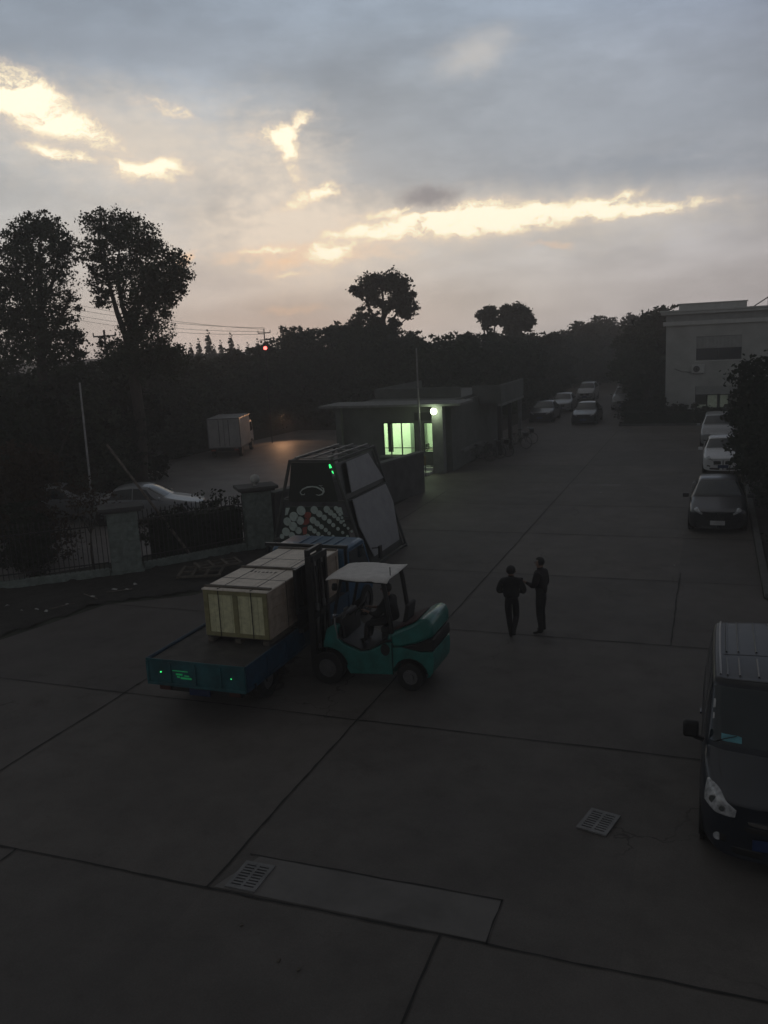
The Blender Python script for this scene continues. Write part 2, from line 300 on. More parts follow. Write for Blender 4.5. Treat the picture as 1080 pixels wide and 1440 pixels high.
for y in (3.2, 8.2, 13.2, 18.2, 23.1, 28.1, 33, 38, 43, 48, 53, 58):
    joint_strip(mb, (-15.0 if y < 19 else -11.6, y), (1.2 if y > 20 else 4, y), .028 if y < 25 else .04)
joint_strip(mb, (-5.78, 8.2), (-5.78, 58), .034); joint_strip(mb, (-10.75, 8.2), (-10.75, 36), .034)
joint_strip(mb, (-2.72, 3), (-2.72, 8.2)); joint_strip(mb, (-8.8, 3), (-8.8, 8.2)); joint_strip(mb, (-.72, 18.2), (-.72, 24)); joint_strip(mb, (-2.2, 8.2), (-2.2, 9.0), .018); joint_strip(mb, (-5.6, 9.0), (-2.2, 9.0), .02)
mat('joint', (.018, .018, .017), .9)
o = mb.build('expansion_joints', 'joint', smooth=False, loc=(0, 0, .007)); o['kind'] = 'structure'
# verge: dark soil bank between fence and yard with a bumpy surface
def bumpy(name, poly_pts, m, h=.1, z0=0, step=.25):
    xs = [p[0] for p in poly_pts]; ys = [p[1] for p in poly_pts]
    def inside(x, y):
        r = False; j = len(poly_pts)-1
        for i in range(len(poly_pts)):
            a, b = poly_pts[i], poly_pts[j]
            if (a[1] > y) != (b[1] > y) and x < (b[0]-a[0])*(y-a[1])/(b[1]-a[1])+a[0]: r = not r
            j = i
        return r
    nx = int((max(xs)-min(xs))/step); ny = int((max(ys)-min(ys))/step); idx = {}; vs = []; fs = []
    for i in range(nx+1):
        for j in range(ny+1):
            x = min(xs)+i*step; y = min(ys)+j*step
            if inside(x, y): idx[i, j] = len(vs); vs.append((x, y, z0+random.random()**2*h))
    for (i, j) in idx:
        if all(k in idx for k in ((i+1, j), (i+1, j+1), (i, j+1))): fs.append((idx[i, j], idx[i+1, j], idx[i+1, j+1], idx[i, j+1]))
    mb = MB(); mb.v = vs; mb.f = fs; o = mb.build(name, m, angle=180); o['kind'] = 'structure'; return o
bumpy('verge_soil', [(-21, 9), (-15.2, 9), (-15.5, 12), (-15.9, 15.16), (-15.15, 18.2), (-13.25, 19.5), (-12.35, 21.2), (-12.05, 25), (-13.8, 24.9), (-16.6, 21.1), (-19.4, 18.8), (-24, 14)], 'soil', .09, .0)
bumpy('planting_bed', [(1.5, 22), (9, 18), (12, 22), (12, 60), (1.5, 60)], 'soil', .12, .02, .4)
mb = MB(); mb.span((1.27, 22, 0), (1.45, 60.8, .13)); mb.span((-6.0, 60.85, 0), (1.45, 61.0, .13)); mb.build('kerb', 'concrete_dark', bevel=.015)['kind'] = 'structure'
# ------------------------------------------------------------------ drain grates
def grate(loc, rz, label):
    r = empty('drain_grate', loc, rz, label, 'drain grate', 'drain grates set in the yard'); fr = MB(); w, d = .42, .56
    fr.span((-w/2, -d/2, 0), (w/2, -d/2+.05, .02)); fr.span((-w/2, d/2-.05, 0), (w/2, d/2, .02)); fr.span((-w/2, -d/2+.05, 0), (-w/2+.05, d/2-.05, .02)); fr.span((w/2-.05, -d/2+.05, 0), (w/2, d/2-.05, .02)); fr.span((-.02, -d/2+.05, 0), (.02, d/2-.05, .02))
    n = 8
    for k in range(n+1):
        y = -d/2+.05+(d-.1)*k/n; fr.span((-w/2+.05, y-.016, .001), (-.02, y+.016, .018)); fr.span((.02, y-.016, .001), (w/2-.05, y+.016, .018))
    fr.build('frame', mat('grate_steel', (.17, .17, .17), .6, .2, var=.3), r); p = MB(); p.span((-w/2+.03, -d/2+.03, -.001), (w/2-.03, d/2-.03, .0045)); p.build('pit', 'black', r)
grate((-5.35, 8.55, .004), .0, 'slotted steel drain grate at the left end of the pale repaired strip'); grate((-1.33, 11.0, .004), -.25, 'slotted steel drain grate alone on the concrete near the dark van')
# ------------------------------------------------------------------ foliage
def leaf_mesh(name, centers, rad_, n, size, seed=0, shell=.45, flat=.8, per_div=26):
    r = np.random.default_rng(seed); centers = np.array(centers, float); rad_ = np.array(rad_, float)
    if rad_.ndim == 1: rad_ = np.repeat(rad_[:, None], 3, 1)*np.array([1, 1, flat])
    wgt = (rad_[:, 0]**1.6)/np.sum(rad_[:, 0]**1.6); k = r.choice(len(centers), n, p=wgt)
    # leaves gather on twig ends spread through each limb's share of the crown
    per = max(6, n//per_div); kb = r.choice(len(centers), per, p=wgt); td = r.normal(size=(per, 3)); td /= np.linalg.norm(td, axis=1)[:, None]
    tr_ = (shell+(1.12-shell)*r.random(per)**.6)[:, None]; tw = centers[kb]+td*tr_*rad_[kb]; ts = rad_[kb, 0]*r.uniform(.10, .24, per)
    w_ = r.choice(per, n); p = tw[w_]+r.normal(size=(n, 3))*ts[w_][:, None]*np.array([1.15, 1.15, .7])
    a = r.normal(size=(n, 3)); a /= np.linalg.norm(a, axis=1)[:, None]; b = np.cross(a, r.normal(size=(n, 3))); b /= np.linalg.norm(b, axis=1)[:, None]
    s = (size*(.6+.8*r.random(n)))[:, None]; a *= s; b *= s*.6
    V = np.stack([p-a, p+b, p+a, p-b], 1).reshape(-1, 3)
    me = bpy.data.meshes.new(name); me.vertices.add(4*n); me.vertices.foreach_set('co', V.ravel().astype(np.float32))
    me.loops.add(4*n); me.loops.foreach_set('vertex_index', np.arange(4*n, dtype=np.int32)); me.polygons.add(n)
    me.polygons.foreach_set('loop_start', np.arange(0, 4*n, 4, dtype=np.int32)); me.polygons.foreach_set('loop_total', np.full(n, 4, dtype=np.int32)); me.update(calc_edges=True)
    return me
def crown_blobs(R, H, n, seed, shape='round', z0=0):
    r = random.Random(seed); cs = []; rs = []
    for i in range(n):
        t = (i+.5)/n; z = z0+H*(.08+.84*t); prof = math.sin(math.pi*min(1, .22+.72*t))**.6 if shape == 'round' else (1-t)**.8+.1
        a = r.uniform(0, 6.28); q = r.uniform(.25, .75)*R*prof; cs.append((q*math.cos(a), q*math.sin(a), z)); rs.append(R*r.uniform(.30, .50)*(.5+.5*prof))
    return cs, rs
def mesh_obj(name, me, m, parent=None):
    o = bpy.data.objects.new(name, me); C.objects.link(o)
    if not me.materials: me.materials.append(M[m])
    o.parent = parent; return o
def trunk_mb(h, r0, limbs, seed, lean=0, crownr=2):
    mb = MB(); r = random.Random(seed); pts = [(0, 0, -.1)]; n = 6
    for i in range(1, n+1): pts.append((lean*i/n*h*.3+r.uniform(-.08, .08), r.uniform(-.08, .08), h*i/n))
    mb.tube(pts, [r0*(1.25-.85*i/n) if i else r0*1.5 for i in range(n+1)], 8)
    for k in range(limbs):
        j = r.randint(2, n-1); p = Vector(pts[j]); a = 6.28*k/limbs+r.uniform(-.4, .4); ll = crownr*r.uniform(.6, .95); q = p+Vector((math.cos(a)*ll*.5, math.sin(a)*ll*.5, ll*.8)); e = p+Vector((math.cos(a)*ll, math.sin(a)*ll, ll*1.25))
        mb.tube([p, (p+q)/2+Vector((0, 0, -.08)), q, e], [r0*.5, r0*.38, r0*.25, r0*.08], 6)
        for _ in range(3):
            b = q+Vector((r.uniform(-1, 1), r.uniform(-1, 1), r.uniform(.2, 1)))*ll*.5; mb.tube([q, (q+b)/2, b], [r0*.18, r0*.1, r0*.04], 5)
    return mb
# prototype broadleaf meshes (unit: height about 8 m)
protos = []
for i, (R, H, hb, n, nb) in enumerate([(2.6, 8.1, -.1, 17000, 20), (2.9, 7.9, .0, 17000, 19), (2.3, 8.2, -.2, 16000, 20)]):
    cs, rs = crown_blobs(R, H, nb, 20+i, 'round', hb); protos.append((leaf_mesh('crown', cs, rs, n, .13, 50+i, .3), trunk_mb(H*.6, .2, 6, 70+i, 0, R*.62).build('trunk', 'bark')))
for me, tr in protos: me.materials.append(M['leaf'])
tmeshes = [(me, tr.data) for me, tr in protos]
for me, tr in protos: bpy.data.objects.remove(tr)
def tree(x, y, h, kind, label, group, wide=1., rz=None, z=0, name='tree', dark=False):
    r = empty(name, (x, y, z), rz if rz is not None else random.uniform(0, 6.28), label, 'tree', group); s = h/8.
    r.scale = (s*wide, s*wide, s); cm, tm = tmeshes[kind % 3]
    c = mesh_obj('crown', cm, 'leaf', r); t = mesh_obj('trunk', tm, 'bark', r)
    if dark: c.material_slots[0].link = 'OBJECT'; c.material_slots[0].material = M['leaf_near']
    return r
gA = 'trees lining the outer road beyond the fence'
belt = [(-31, 31.5, 6.6), (-30.5, 37, 6.4), (-32, 41.5, 6.2), (-32.5, 46.5, 6.3), (-33, 51, 6.3), (-33, 56, 6.6), (-32, 61, 6.9), (-36, 44, 6.4), (-38, 52, 6.8), (-27.5, 33.5, 5.2), (-35, 36, 6.4)]
for i, (x, y, h) in enumerate(belt): tree(x, y, h, i, 'dark broadleaf tree in the low row left of the outer road', gA, 1.35)
gB = 'trees massed behind the gatehouse'
bb = [(-33, 66, 8.6), (-30.6, 63.5, 8.0), (-28.3, 65, 8.5), (-25.3, 62.5, 8.0), (-22.8, 60, 8.1), (-20, 60.5, 8.0), (-17.6, 58.5, 8.3), (-16.2, 62, 8.1), (-29, 71, 8.7), (-24, 70, 8.8), (-19, 68, 8.4), (-15.8, 67, 8.4), (-33.8, 71, 7.4)]
for i, (x, y, h) in enumerate(bb): tree(x, y, h*(.84 if x > -25 else .97), i+1, 'dark broadleaf tree in the dense belt directly behind the gatehouse', gB, 1.15)
gC = 'trees lining the far road'
cc = [(-15.2, 73, 8.2), (-15.8, 79, 8.4), (-15.2, 86, 8.3), (-15.6, 94, 8.2), (-15, 103, 7.8), (-12, 113, 7.2), (-9, 116, 7.0), (-13.8, 110, 7.6), (-7, 124, 8.4), (-11, 126, 8.6), (-15, 122, 8.6), (-3.5, 121, 8.2)]
for i, (x, y, h) in enumerate(cc): tree(x, y, h*(1.0 if y > 100 else .80), i, 'dark broadleaf tree on the left side and end of the far road', gC, 1.2)
dd = [(-4.6, 68, 6.9), (-5.1, 73, 8.3), (-4.2, 76, 9.0), (-6.0, 79.5, 8.0), (-5.2, 83, 8.0), (-5.0, 91, 7.6), (-5.4, 100, 7.4), (-3.4, 108, 7.4)]
for i, (x, y, h) in enumerate(dd): tree(x, y, h*.94, i+2, 'dark broadleaf tree between the far road and the grey building', gC, 1.1)
for i, (x, y, h) in enumerate([(-41, 62, 6.7), (-45, 66, 6.9), (-49, 70, 6.8), (-40, 70, 7.2), (-44, 75, 7.2), (-53, 72, 7.0), (-37.5, 64, 7.0), (-57, 66, 6.9), (-50, 60, 6.6)]): tree(x, y, h*.86, i, 'low dark broadleaf tree on the distant skyline under the conifer spires', 'low trees on the left skyline', 1.5)
# far conical spires
cs, rs = [], []
for k in range(30): t = k/29; cs.append((0, 0, .8+7.6*t)); rs.append(1.1*(1-t)**.8+.10)
spm = leaf_mesh('crown', cs, rs, 9000, .11, 9, .1, .9, 5); spm.materials.append(M['leaf2'])
spt = MB().tube([(0, 0, -.1), (0, 0, 4), (0, 0, 7.6)], [.16, .08, .02], 6).build('trunk', 'bark'); sptm = spt.data; bpy.data.objects.remove(spt)
for px, py, dy in [(292, 466, 0), (324, 470, 3), (348, 483, -2), (362, 478, 1), (310, 480, 2), (279, 478, -2), (335, 486, 0), (301, 486, 4), (268, 484, 1)]:
    p = at(px, py, 84+dy); r = empty('conifer', (p.x, 84+dy, 0), 0, 'slender dark conifer spire in the distance left of the round trees', 'tree', 'conifer spires on the skyline'); s = p.z/8.3; r.scale = (s*.9, s*.9, s)
    mesh_obj('crown', spm, 'leaf2', r); mesh_obj('trunk', sptm, 'bark', r)
def big_tree(name, base, trunk_pts, limbs, blobs, n, size, label, m='leaf', tm='bark', seed=3, shell=.3):
    r = empty(name, (*base, 0), 0, label, 'tree'); B = Vector((*base, 0)); mb = MB()
    mb.tube([Vector(p)-B for p, _ in trunk_pts], [q for _, q in trunk_pts], 9)
    for l in limbs: mb.tube([Vector(p)-B for p, _ in l], [q for _, q in l], 7)
    mb.build('trunk', tm, r)
    cs = [Vector(p)-B for p, _ in blobs]; rs = [q for _, q in blobs]
    mesh_obj('crown', leaf_mesh('crown', [tuple(c) for c in cs], rs, n, size, seed, shell, .9), m, r); return r
# tree with forked limbs (second from the left)
Yt = 34.5
def A2(px, py, dy=0): p = at(px, py, Yt+dy); return (p.x, p.y, p.z)
blobs = []
for px, py, r_, dy in [(142, 318, .85, 0), (165, 322, .95, .8), (195, 335, .9, -.6), (130, 355, .8, .5), (165, 358, 1.1, -.5), (205, 362, 1.1, .6), (235, 378, .95, 0), (252, 388, .65, -.4), (150, 392, .8, .4), (185, 395, 1.0, -.4), (220, 405, 1.0, .3), (240, 408, .7, .6), (132, 385, .4, 0), (200, 425, .8, -.3), (228, 430, .6, .4), (145, 420, .5, .3), (190, 450, .75, 0), (215, 465, .85, .3), (205, 490, 1.1, 0), (225, 500, 1.0, .6), (185, 500, 1.1, -.3), (240, 505, .9, .4), (160, 505, .9, .3), (150, 480, .35, 0), (175, 315, .5, 0)]:
    blobs.append((A2(px, py, dy), r_))
big_tree('broadleaf_tree', A2(199, 690)[:2], [(A2(199, 692), .34), (A2(199, 640), .29), (A2(197, 590), .27), (A2(190, 540), .25), (A2(185, 500), .22)],
    [[(A2(185, 500), .2), (A2(176, 470, .1), .15), (A2(165, 440, .2), .12), (A2(155, 405, .2), .09), (A2(145, 350, .1), .04)], [(A2(186, 500), .2), (A2(183, 462, -.2), .15), (A2(172, 430, -.3), .11), (A2(166, 395, -.3), .08), (A2(168, 345, -.3), .04)],
     [(A2(186, 495), .2), (A2(190, 455, .2), .14), (A2(200, 415, .3), .1), (A2(215, 380, .3), .05)], [(A2(188, 490), .17), (A2(205, 450, 0), .12), (A2(228, 420, 0), .07), (A2(245, 395, 0), .04)]],
    [(p_, q_*.97) for p_, q_ in blobs], 34000, .068, 'tall broadleaf tree with forked limbs and sky showing through, second from the left', seed=31, shell=.25)
blobs = []
for px, py, r_, dy in [(35, 325, .8, 0), (60, 318, .9, .4), (82, 335, .8, -.4), (20, 350, .9, .4), (50, 352, 1.1, -.5), (85, 365, .9, .4), (15, 385, .9, 0), (45, 390, 1.1, .5), (80, 398, 1.0, -.3), (25, 420, 1.0, .2), (60, 428, 1.1, 0), (90, 430, .8, .4), (15, 450, .9, 0), (45, 462, 1.1, .3), (80, 465, .95, 0), (100, 478, .7, .2), (20, 490, 1.1, 0), (60, 500, 1.1, 0), (95, 505, .9, 0), (5, 410, .9, 0), (-15, 440, 1.1, 0), (30, 338, .6, -.4), (72, 322, .5, .3), (-15, 500, 1.2, 0), (108, 500, .4, 0)]:
    blobs.append((A2(px, py, dy-1), r_))
big_tree('broadleaf_tree', A2(62, 700, -1)[:2], [(A2(62, 704, -1), .36), (A2(62, 640, -1), .3), (A2(60, 560, -1), .26), (A2(58, 480, -1), .2), (A2(56, 400, -1), .12), (A2(55, 340, -1), .05)],
    [[(A2(60, 500, -1), .16), (A2(80, 460, -1), .1), (A2(95, 425, -1), .05)], [(A2(60, 490, -1), .16), (A2(40, 440, -1), .1), (A2(25, 380, -1), .05)], [(A2(58, 440, -1), .12), (A2(75, 395, -1), .08), (A2(85, 350, -1), .04)]],
    [(p_, q_*.92) for p_, q_ in blobs], 34000, .068, 'tall narrow broadleaf tree at the far left edge', seed=32, shell=.2)
# tree standing above the belt
Ym = 61.5
def A3(px, py, dy=0): p = at(px, py, Ym+dy); return (p.x, p.y, p.z)
blobs = [(A3(px, py, dy), r_) for px, py, r_, dy in [(520, 400, .8, 0), (545, 398, .95, .5), (562, 402, .7, -.3), (505, 412, .6, .2), (525, 420, .75, 0), (560, 420, .8, 0), (572, 432, .75, .2), (545, 430, .5, 0), (512, 440, .5, 0), (502, 452, .5, 0), (530, 450, .5, .3), (555, 455, .45, 0), (572, 442, .4, 0), (500, 408, .35, 0), (578, 412, .35, 0), (520, 470, 1.1, 0), (545, 478, 1.2, 0), (500, 480, 1.0, 0), (530, 510, 1.6, 0)]]
big_tree('broadleaf_tree', A3(543, 610)[:2], [(A3(543, 612), .32), (A3(541, 540), .28), (A3(540, 480), .22), (A3(539, 440), .14), (A3(538, 405), .05)],
    [[(A3(540, 470), .14), (A3(552, 450), .1), (A3(565, 430), .05)], [(A3(540, 475), .14), (A3(528, 450), .1), (A3(512, 420), .05)], [(A3(540, 450), .1), (A3(550, 425), .07), (A3(556, 400), .03)], [(A3(541, 480), .12), (A3(556, 462), .06), (A3(575, 445), .03)]],
    blobs, 24000, .11, 'tall round-headed tree rising above the belt behind the gatehouse', seed=33, shell=.2)
Ys = 80
def A4(px, py, dy=0): p = at(px, py, Ys+dy); return (p.x, p.y, p.z)
for n_, (blob, tr, lab) in enumerate([([(680, 444, .55, 0), (690, 440, .6, .3), (684, 458, .4, 0), (695, 452, .4, 0), (677, 440, .3, 0)], [(684, 600, .2), (685, 500, .14), (686, 470, .1), (684, 445, .04)], 'spindly tree with bare stems, left of the pair above the belt'),
                                  ([(712, 438, .7, 0), (728, 440, .8, .3), (740, 442, .7, 0), (720, 455, .7, 0), (738, 458, .7, 0), (705, 452, .5, 0), (746, 450, .4, 0), (722, 470, .9, 0)], [(722, 600, .24), (722, 500, .18), (721, 470, .14), (724, 440, .05)], 'airy round-topped tree, right of the pair above the belt')]):
    big_tree('broadleaf_tree', A4(tr[0][0], 575)[:2], [(A4(a, b), c) for a, b, c in [(tr[0][0], 577, .25)]+tr[1:]], [[(A4(tr[1][0], 490), .12), (A4(blob[3][0], 465), .08), (A4(blob[3][0]+3, 445), .03)], [(A4(tr[1][0], 485), .1), (A4(blob[2][0]-4, 462), .07), (A4(blob[0][0], 442), .03)]], [(A4(px, py, dy), r_) for px, py, r_, dy in blob], 6000+n_*6000, .12, lab, seed=40+n_, shell=.2)
# shrubs under the big trees and by the fence
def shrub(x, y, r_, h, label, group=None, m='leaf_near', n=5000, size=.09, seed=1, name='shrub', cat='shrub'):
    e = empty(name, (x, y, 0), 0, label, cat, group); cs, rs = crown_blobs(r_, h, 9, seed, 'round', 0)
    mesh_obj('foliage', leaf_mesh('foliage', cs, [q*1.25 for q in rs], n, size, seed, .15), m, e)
    mb = MB()
    for k in range(5): a = k*1.3; mb.tube([(0, 0, -.05), (math.cos(a)*r_*.2, math.sin(a)*r_*.2, h*.35), (math.cos(a)*r_*.5, math.sin(a)*r_*.5, h*.8)], [.035, .025, .01], 5)
    mb.build('stems', 'bark', e); return e
gS = 'shrubs filling the ground beyond the fence at the left'
for i, (x, y, r_, h) in enumerate([(-24.5, 24.5, 2.0, 4.4), (-27, 28, 2.3, 5.2), (-29, 32, 2.2, 5.4), (-30.5, 28, 2.4, 6.0), (-33, 32, 2.6, 6.5), (-26.5, 33.8, 1.5, 4.9), (-28, 37.5, 1.8, 5.2)]):
    shrub(x, y, r_, h, 'dark overgrown shrub under the big trees left of the outer road', gS, n=7000, size=.13, seed=60+i)
shrub(-21.2, 21.6, 1.7, 3.9, 'large reddish brown shrub behind the fence at the left edge', m='leaf_dry', n=11000, size=.07, seed=71)
shrub(-19.6, 20.2, .9, 2.3, 'low dark shrub against the fence left of the first pillar', n=5000, size=.06, seed=72)
shrub(-21.3, 18.6, 1.4, 3.2, 'dark bushy shrub at the extreme left in front of the fence', n=7000, size=.07, seed=73)
# bare twiggy sapling by the first pillar
e = empty('sapling', (-18.1, 21.4, 0), 0, 'thin twiggy sapling rising behind the first fence pillar', 'tree'); mb = MB(); rr_ = random.Random(4)
def twig(p, d, l, r0, k):
    q = p+d*l; mb.tube([p, (p+q)/2+Vector((rr_.uniform(-.03, .03), rr_.uniform(-.03, .03), 0)), q], [r0, r0*.8, r0*.55], 5)
    if k: 
        for _ in range(3): dd_ = (d+Vector((rr_.uniform(-.7, .7), rr_.uniform(-.7, .7), rr_.uniform(-.1, .5)))).normalized(); twig(q, dd_, l*rr_.uniform(.6, .85), r0*.55, k-1)
twig(Vector((0, 0, 0)), Vector((.05, 0, 1)), 1.1, .035, 4); mb.build('branches', 'bark', e)
mesh_obj('leaves', leaf_mesh('leaves', [(0, 0, 2.4), (.3, .2, 2.0), (-.4, 0, 1.8)], [.9, .7, .7], 700, .05, 5, .1), 'leaf_dry', e)
# right edge dark tree and hedge
blobs = [((x_-1.05, y_-.6, z_), q_) for (x_, y_, z_), q_ in [((3.6, 36, 4.9), .9), ((4.4, 36.5, 5.2), 1.2), ((3.0, 35.6, 4.2), .9), ((4.2, 35, 4.0), 1.5), ((2.9, 36, 3.3), .9), ((3.1, 35, 2.5), 1.1), ((4.4, 36, 2.6), 1.6), ((2.7, 34.8, 1.6), .85), ((3.2, 34.2, 1.2), 1.1), ((4.5, 35, 1.3), 1.5), ((2.5, 37.0, 3.6), .7), ((2.6, 38.0, 2.6), .9), ((5, 36, 5.6), 1.2), ((2.1, 36.4, 3.0), .5), ((2.35, 36, 4.6), .7), ((2.2, 36, 1.9), .6)]]
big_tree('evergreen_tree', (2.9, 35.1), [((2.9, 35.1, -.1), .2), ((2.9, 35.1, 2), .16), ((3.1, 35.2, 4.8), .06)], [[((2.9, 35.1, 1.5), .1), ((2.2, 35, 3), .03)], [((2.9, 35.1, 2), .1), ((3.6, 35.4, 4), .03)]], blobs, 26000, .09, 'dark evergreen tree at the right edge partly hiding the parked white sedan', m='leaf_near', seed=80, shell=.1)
for i, (x, y, r_, h) in enumerate([(2.75, 31.2, 1.0, 2.3), (2.9, 28.4, .95, 1.9), (2.9, 25.8, 1.0, 1.7), (3.0, 23.2, .95, 1.5), (3.6, 41.5, 1.3, 3.4), (3.4, 45.5, 1.3, 3.2)]):
    shrub(x, y, r_, h, 'dark leafy bush in the row behind the parked cars at the right edge', 'bushes along the right kerb', n=6000, size=.07, seed=90+i)
def hedge(loc, lx, ly, h, label, n, seed, size=.09):
    e = empty('hedge', loc, 0, label, 'hedge'); k = max(3, int(lx/.7)); cs = []; rs = []
    for i in range(k): cs.append((-lx/2+lx*(i+.5)/k, random.uniform(-.1, .1), h*.5)); rs.append((.55, ly/2, h*.5*random.uniform(.8, 1.25)))
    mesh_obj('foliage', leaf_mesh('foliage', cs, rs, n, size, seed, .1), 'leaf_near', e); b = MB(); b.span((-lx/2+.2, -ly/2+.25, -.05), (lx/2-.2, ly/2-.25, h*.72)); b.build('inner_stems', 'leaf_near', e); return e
hedge((-2.3, 62.3, 0), 7.2, 2.0, 1.15, 'dark low hedge in front of the grey building', 9000, 95)
hedge((5.0, 62.6, 0), 6.5, 2.0, 1.3, 'dark hedge under the lit ground floor window of the grey building', 6000, 96)
shrub(-4.9, 63.4, 1.1, 2.2, 'rounded dark bush at the left corner of the grey building', n=4500, size=.11, seed=97)
shrub(-3.6, 62.6, .9, 1.8, 'small dark bush beside the outdoor air conditioner of the grey building', n=3500, size=.1, seed=98)
# ------------------------------------------------------------------ cars (body as a lofted surface, panels laid on that surface)
def st(y, w, zb, belt, top, wt, sw=0., full=None):
    zm = zb+(belt-zb)*.5
    P = [(0, zb), (.78*w, zb), (.95*w, zb+.05), (w, zm), (.965*w, belt), (wt, top-.05*min(1, (top-belt)*2.5)), (wt*.72, top-.008), (0, top+.012)]
    return [(x, y+sw*(x/max(w, .3))**2 if w > .3 else y, z) for x, z in P]
class Car:
    def __init__(s, K, L_, root): s.K = K; s.L = L_; s.root = root; s.n = len(K)
    def surf(s, S_, T):
        sg = 1
        S_ = float(S_); T = float(T)
        if T > 7: T = 14-T; sg = -1
        S_ = min(max(S_, 0), s.n-1.0001); T = min(max(T, 0), 6.9999)
        def cr(a, b, c, d, t):
            # mild catmull: keeps creases readable
            k = .32
            m1 = (c-a)*k; m2 = (d-b)*k
            return (2*t**3-3*t**2+1)*b+(t**3-2*t**2+t)*m1+(-2*t**3+3*t**2)*c+(t**3-t**2)*m2
        i = int(S_); u = S_-i; j = int(T); v = T-j; rows = []
        for ii in (i-1, i, i+1, i+2):
            ii = min(max(ii, 0), s.n-1); q = [Vector(s.K[ii][min(max(jj, 0), 7)]) for jj in (j-1, j, j+1, j+2)]
            if j+2 > 7: q[3] = Vector((-q[1].x, q[1].y, q[1].z)) if False else q[2]+(q[2]-q[1])
            rows.append(cr(*q, v))
        p = cr(*rows, u); return Vector((p.x*sg, p.y-s.L/2, p.z))
    def nrm(s, S_, T):
        e = .03; a = s.surf(S_+e, T)-s.surf(S_-e, T); t0, t1 = max(T-e, 0), min(T+e, 14); b = s.surf(S_, t1)-s.surf(S_, t0); n = a.cross(b)
        if n.length < 1e-9: return Vector((0, -1, 0))
        n.normalize(); p = s.surf(S_, T); c = Vector((0, p.y*.9, .7))
        return n if n.dot(p-c) > 0 else -n
    def body(s, m, sub=5):
        mb = MB(); ns = (s.n-1)*sub; ntt = 14*3; vs = []
        for i in range(ns+1):
            for j in range(ntt+1): vs.append(s.surf(i/sub, j/3))
        fs = [(i*(ntt+1)+j, i*(ntt+1)+j+1, (i+1)*(ntt+1)+j+1, (i+1)*(ntt+1)+j) for i in range(ns) for j in range(ntt)]
        mb.add(vs, fs); o = mb.build('body', m, s.root, angle=50); s.bm_ = o.data; return o
    def patch(s, name, quad, m, off=.007, n=8, parent=None, mirror=False, th=0.):
        objs = []
        for mir in ((0, 1) if mirror else (0,)):
            vs = []; fs = []
            q = [(a, 14-b if mir else b) for a, b in quad]
            for i in range(n+1):
                for j in range(n+1):
                    u, v = i/n, j/n
                    S_ = (q[0][0]*(1-u)+q[1][0]*u)*(1-v)+(q[3][0]*(1-u)+q[2][0]*u)*v; T = (q[0][1]*(1-u)+q[1][1]*u)*(1-v)+(q[3][1]*(1-u)+q[2][1]*u)*v
                    edge = i in (0, n) or j in (0, n)
                    vs.append(s.surf(S_, T)+s.nrm(S_, T)*(off if not edge else off*.25 if th == 0 else -.004))
            for i in range(n):
                for j in range(n): fs.append((i*(n+1)+j, i*(n+1)+j+1, (i+1)*(n+1)+j+1, (i+1)*(n+1)+j))
            mb = MB(); mb.add(vs, fs); objs.append(mb.build(name, m, parent or s.root, angle=60))
        return objs
    def front(s, name, quad, m, dirx=0., off=.01, n=10, sag=0., arc=0., parent=None):
        # a panel seen from the front (corner x, z) laid onto the body surface
        from mathutils.bvhtree import BVHTree
        if not hasattr(s, 'bvh'): s.bvh = BVHTree.FromPolygons([v.co.copy() for v in s.bm_.vertices], [tuple(p.vertices) for p in s.bm_.polygons])
        d = Vector((dirx, 1, 0)).normalized(); vs = []; fs = []
        for i in range(n+1):
            for j in range(n+1):
                u, v = i/n, j/n; x = (quad[0][0]*(1-u)+quad[1][0]*u)*(1-v)+(quad[3][0]*(1-u)+quad[2][0]*u)*v; z = (quad[0][1]*(1-u)+quad[1][1]*u)*(1-v)+(quad[3][1]*(1-u)+quad[2][1]*u)*v
                z += arc*4*u*(1-u)*v-sag*4*u*(1-u)*(1-v); o = Vector((x, -s.L/2, z))-d*.8; h = s.bvh.ray_cast(o, d); hp_ = h[0] if h[0] else o+d*.85; nn = h[1] if h[0] else Vector((0, -1, 0))
                if nn.dot(d) > 0: nn = -nn
                vs.append(hp_+nn*(off if 0 < i < n and 0 < j < n else -.003))
        for i in range(n):
            for j in range(n): fs.append((i*(n+1)+j, i*(n+1)+j+1, (i+1)*(n+1)+j+1, (i+1)*(n+1)+j))
        mb = MB(); mb.add(vs, fs); return mb.build(name, m, parent or s.root, angle=60)
    def wheels(s, xs, ys, r, w=.2):
        for y in ys:
            for sg in (-1, 1):
                x = sg*xs; c = Vector((x, y-s.L/2, r)); mb = MB(); n = 24
                prof = [(-w/2, r*.62), (-w/2, r*.93), (-w/2+.03, r), (w/2-.03, r), (w/2, r*.93), (w/2, r*.62)]
                vs = [c+Vector((a, b*math.cos(6.2832*k/n), b*math.sin(6.2832*k/n))) for k in range(n) for a, b in prof]
                fs = [(k*6+j, k*6+(j+1) % 6, ((k+1) % n)*6+(j+1) % 6, ((k+1) % n)*6+j) for k in range(n) for j in range(6)]
                mb.add(vs, fs); wh = mb.build('wheel', 'rubber', s.root)
                rm = MB(); fx = c+Vector((sg*(w/2-.03), 0, 0)); rm.disc(fx-Vector((sg*.02, 0, 0)), (sg, 0, 0), r*.64, .012, 24)
                for k in range(5): a = k*1.2566; rm.bar(fx, fx+Vector((sg*.005, math.cos(a)*r*.56, math.sin(a)*r*.56)), .05, .05)
                rm.build('rim', 'rim', wh)
                ar = MB(); ax = sg*(xs+w/2-.012); ar.disc((ax-sg*.05, y-s.L/2, r+.01), (sg, 0, 0), r*1.17, .046, 28); ar.build('wheel_arch', 'black', s.root)
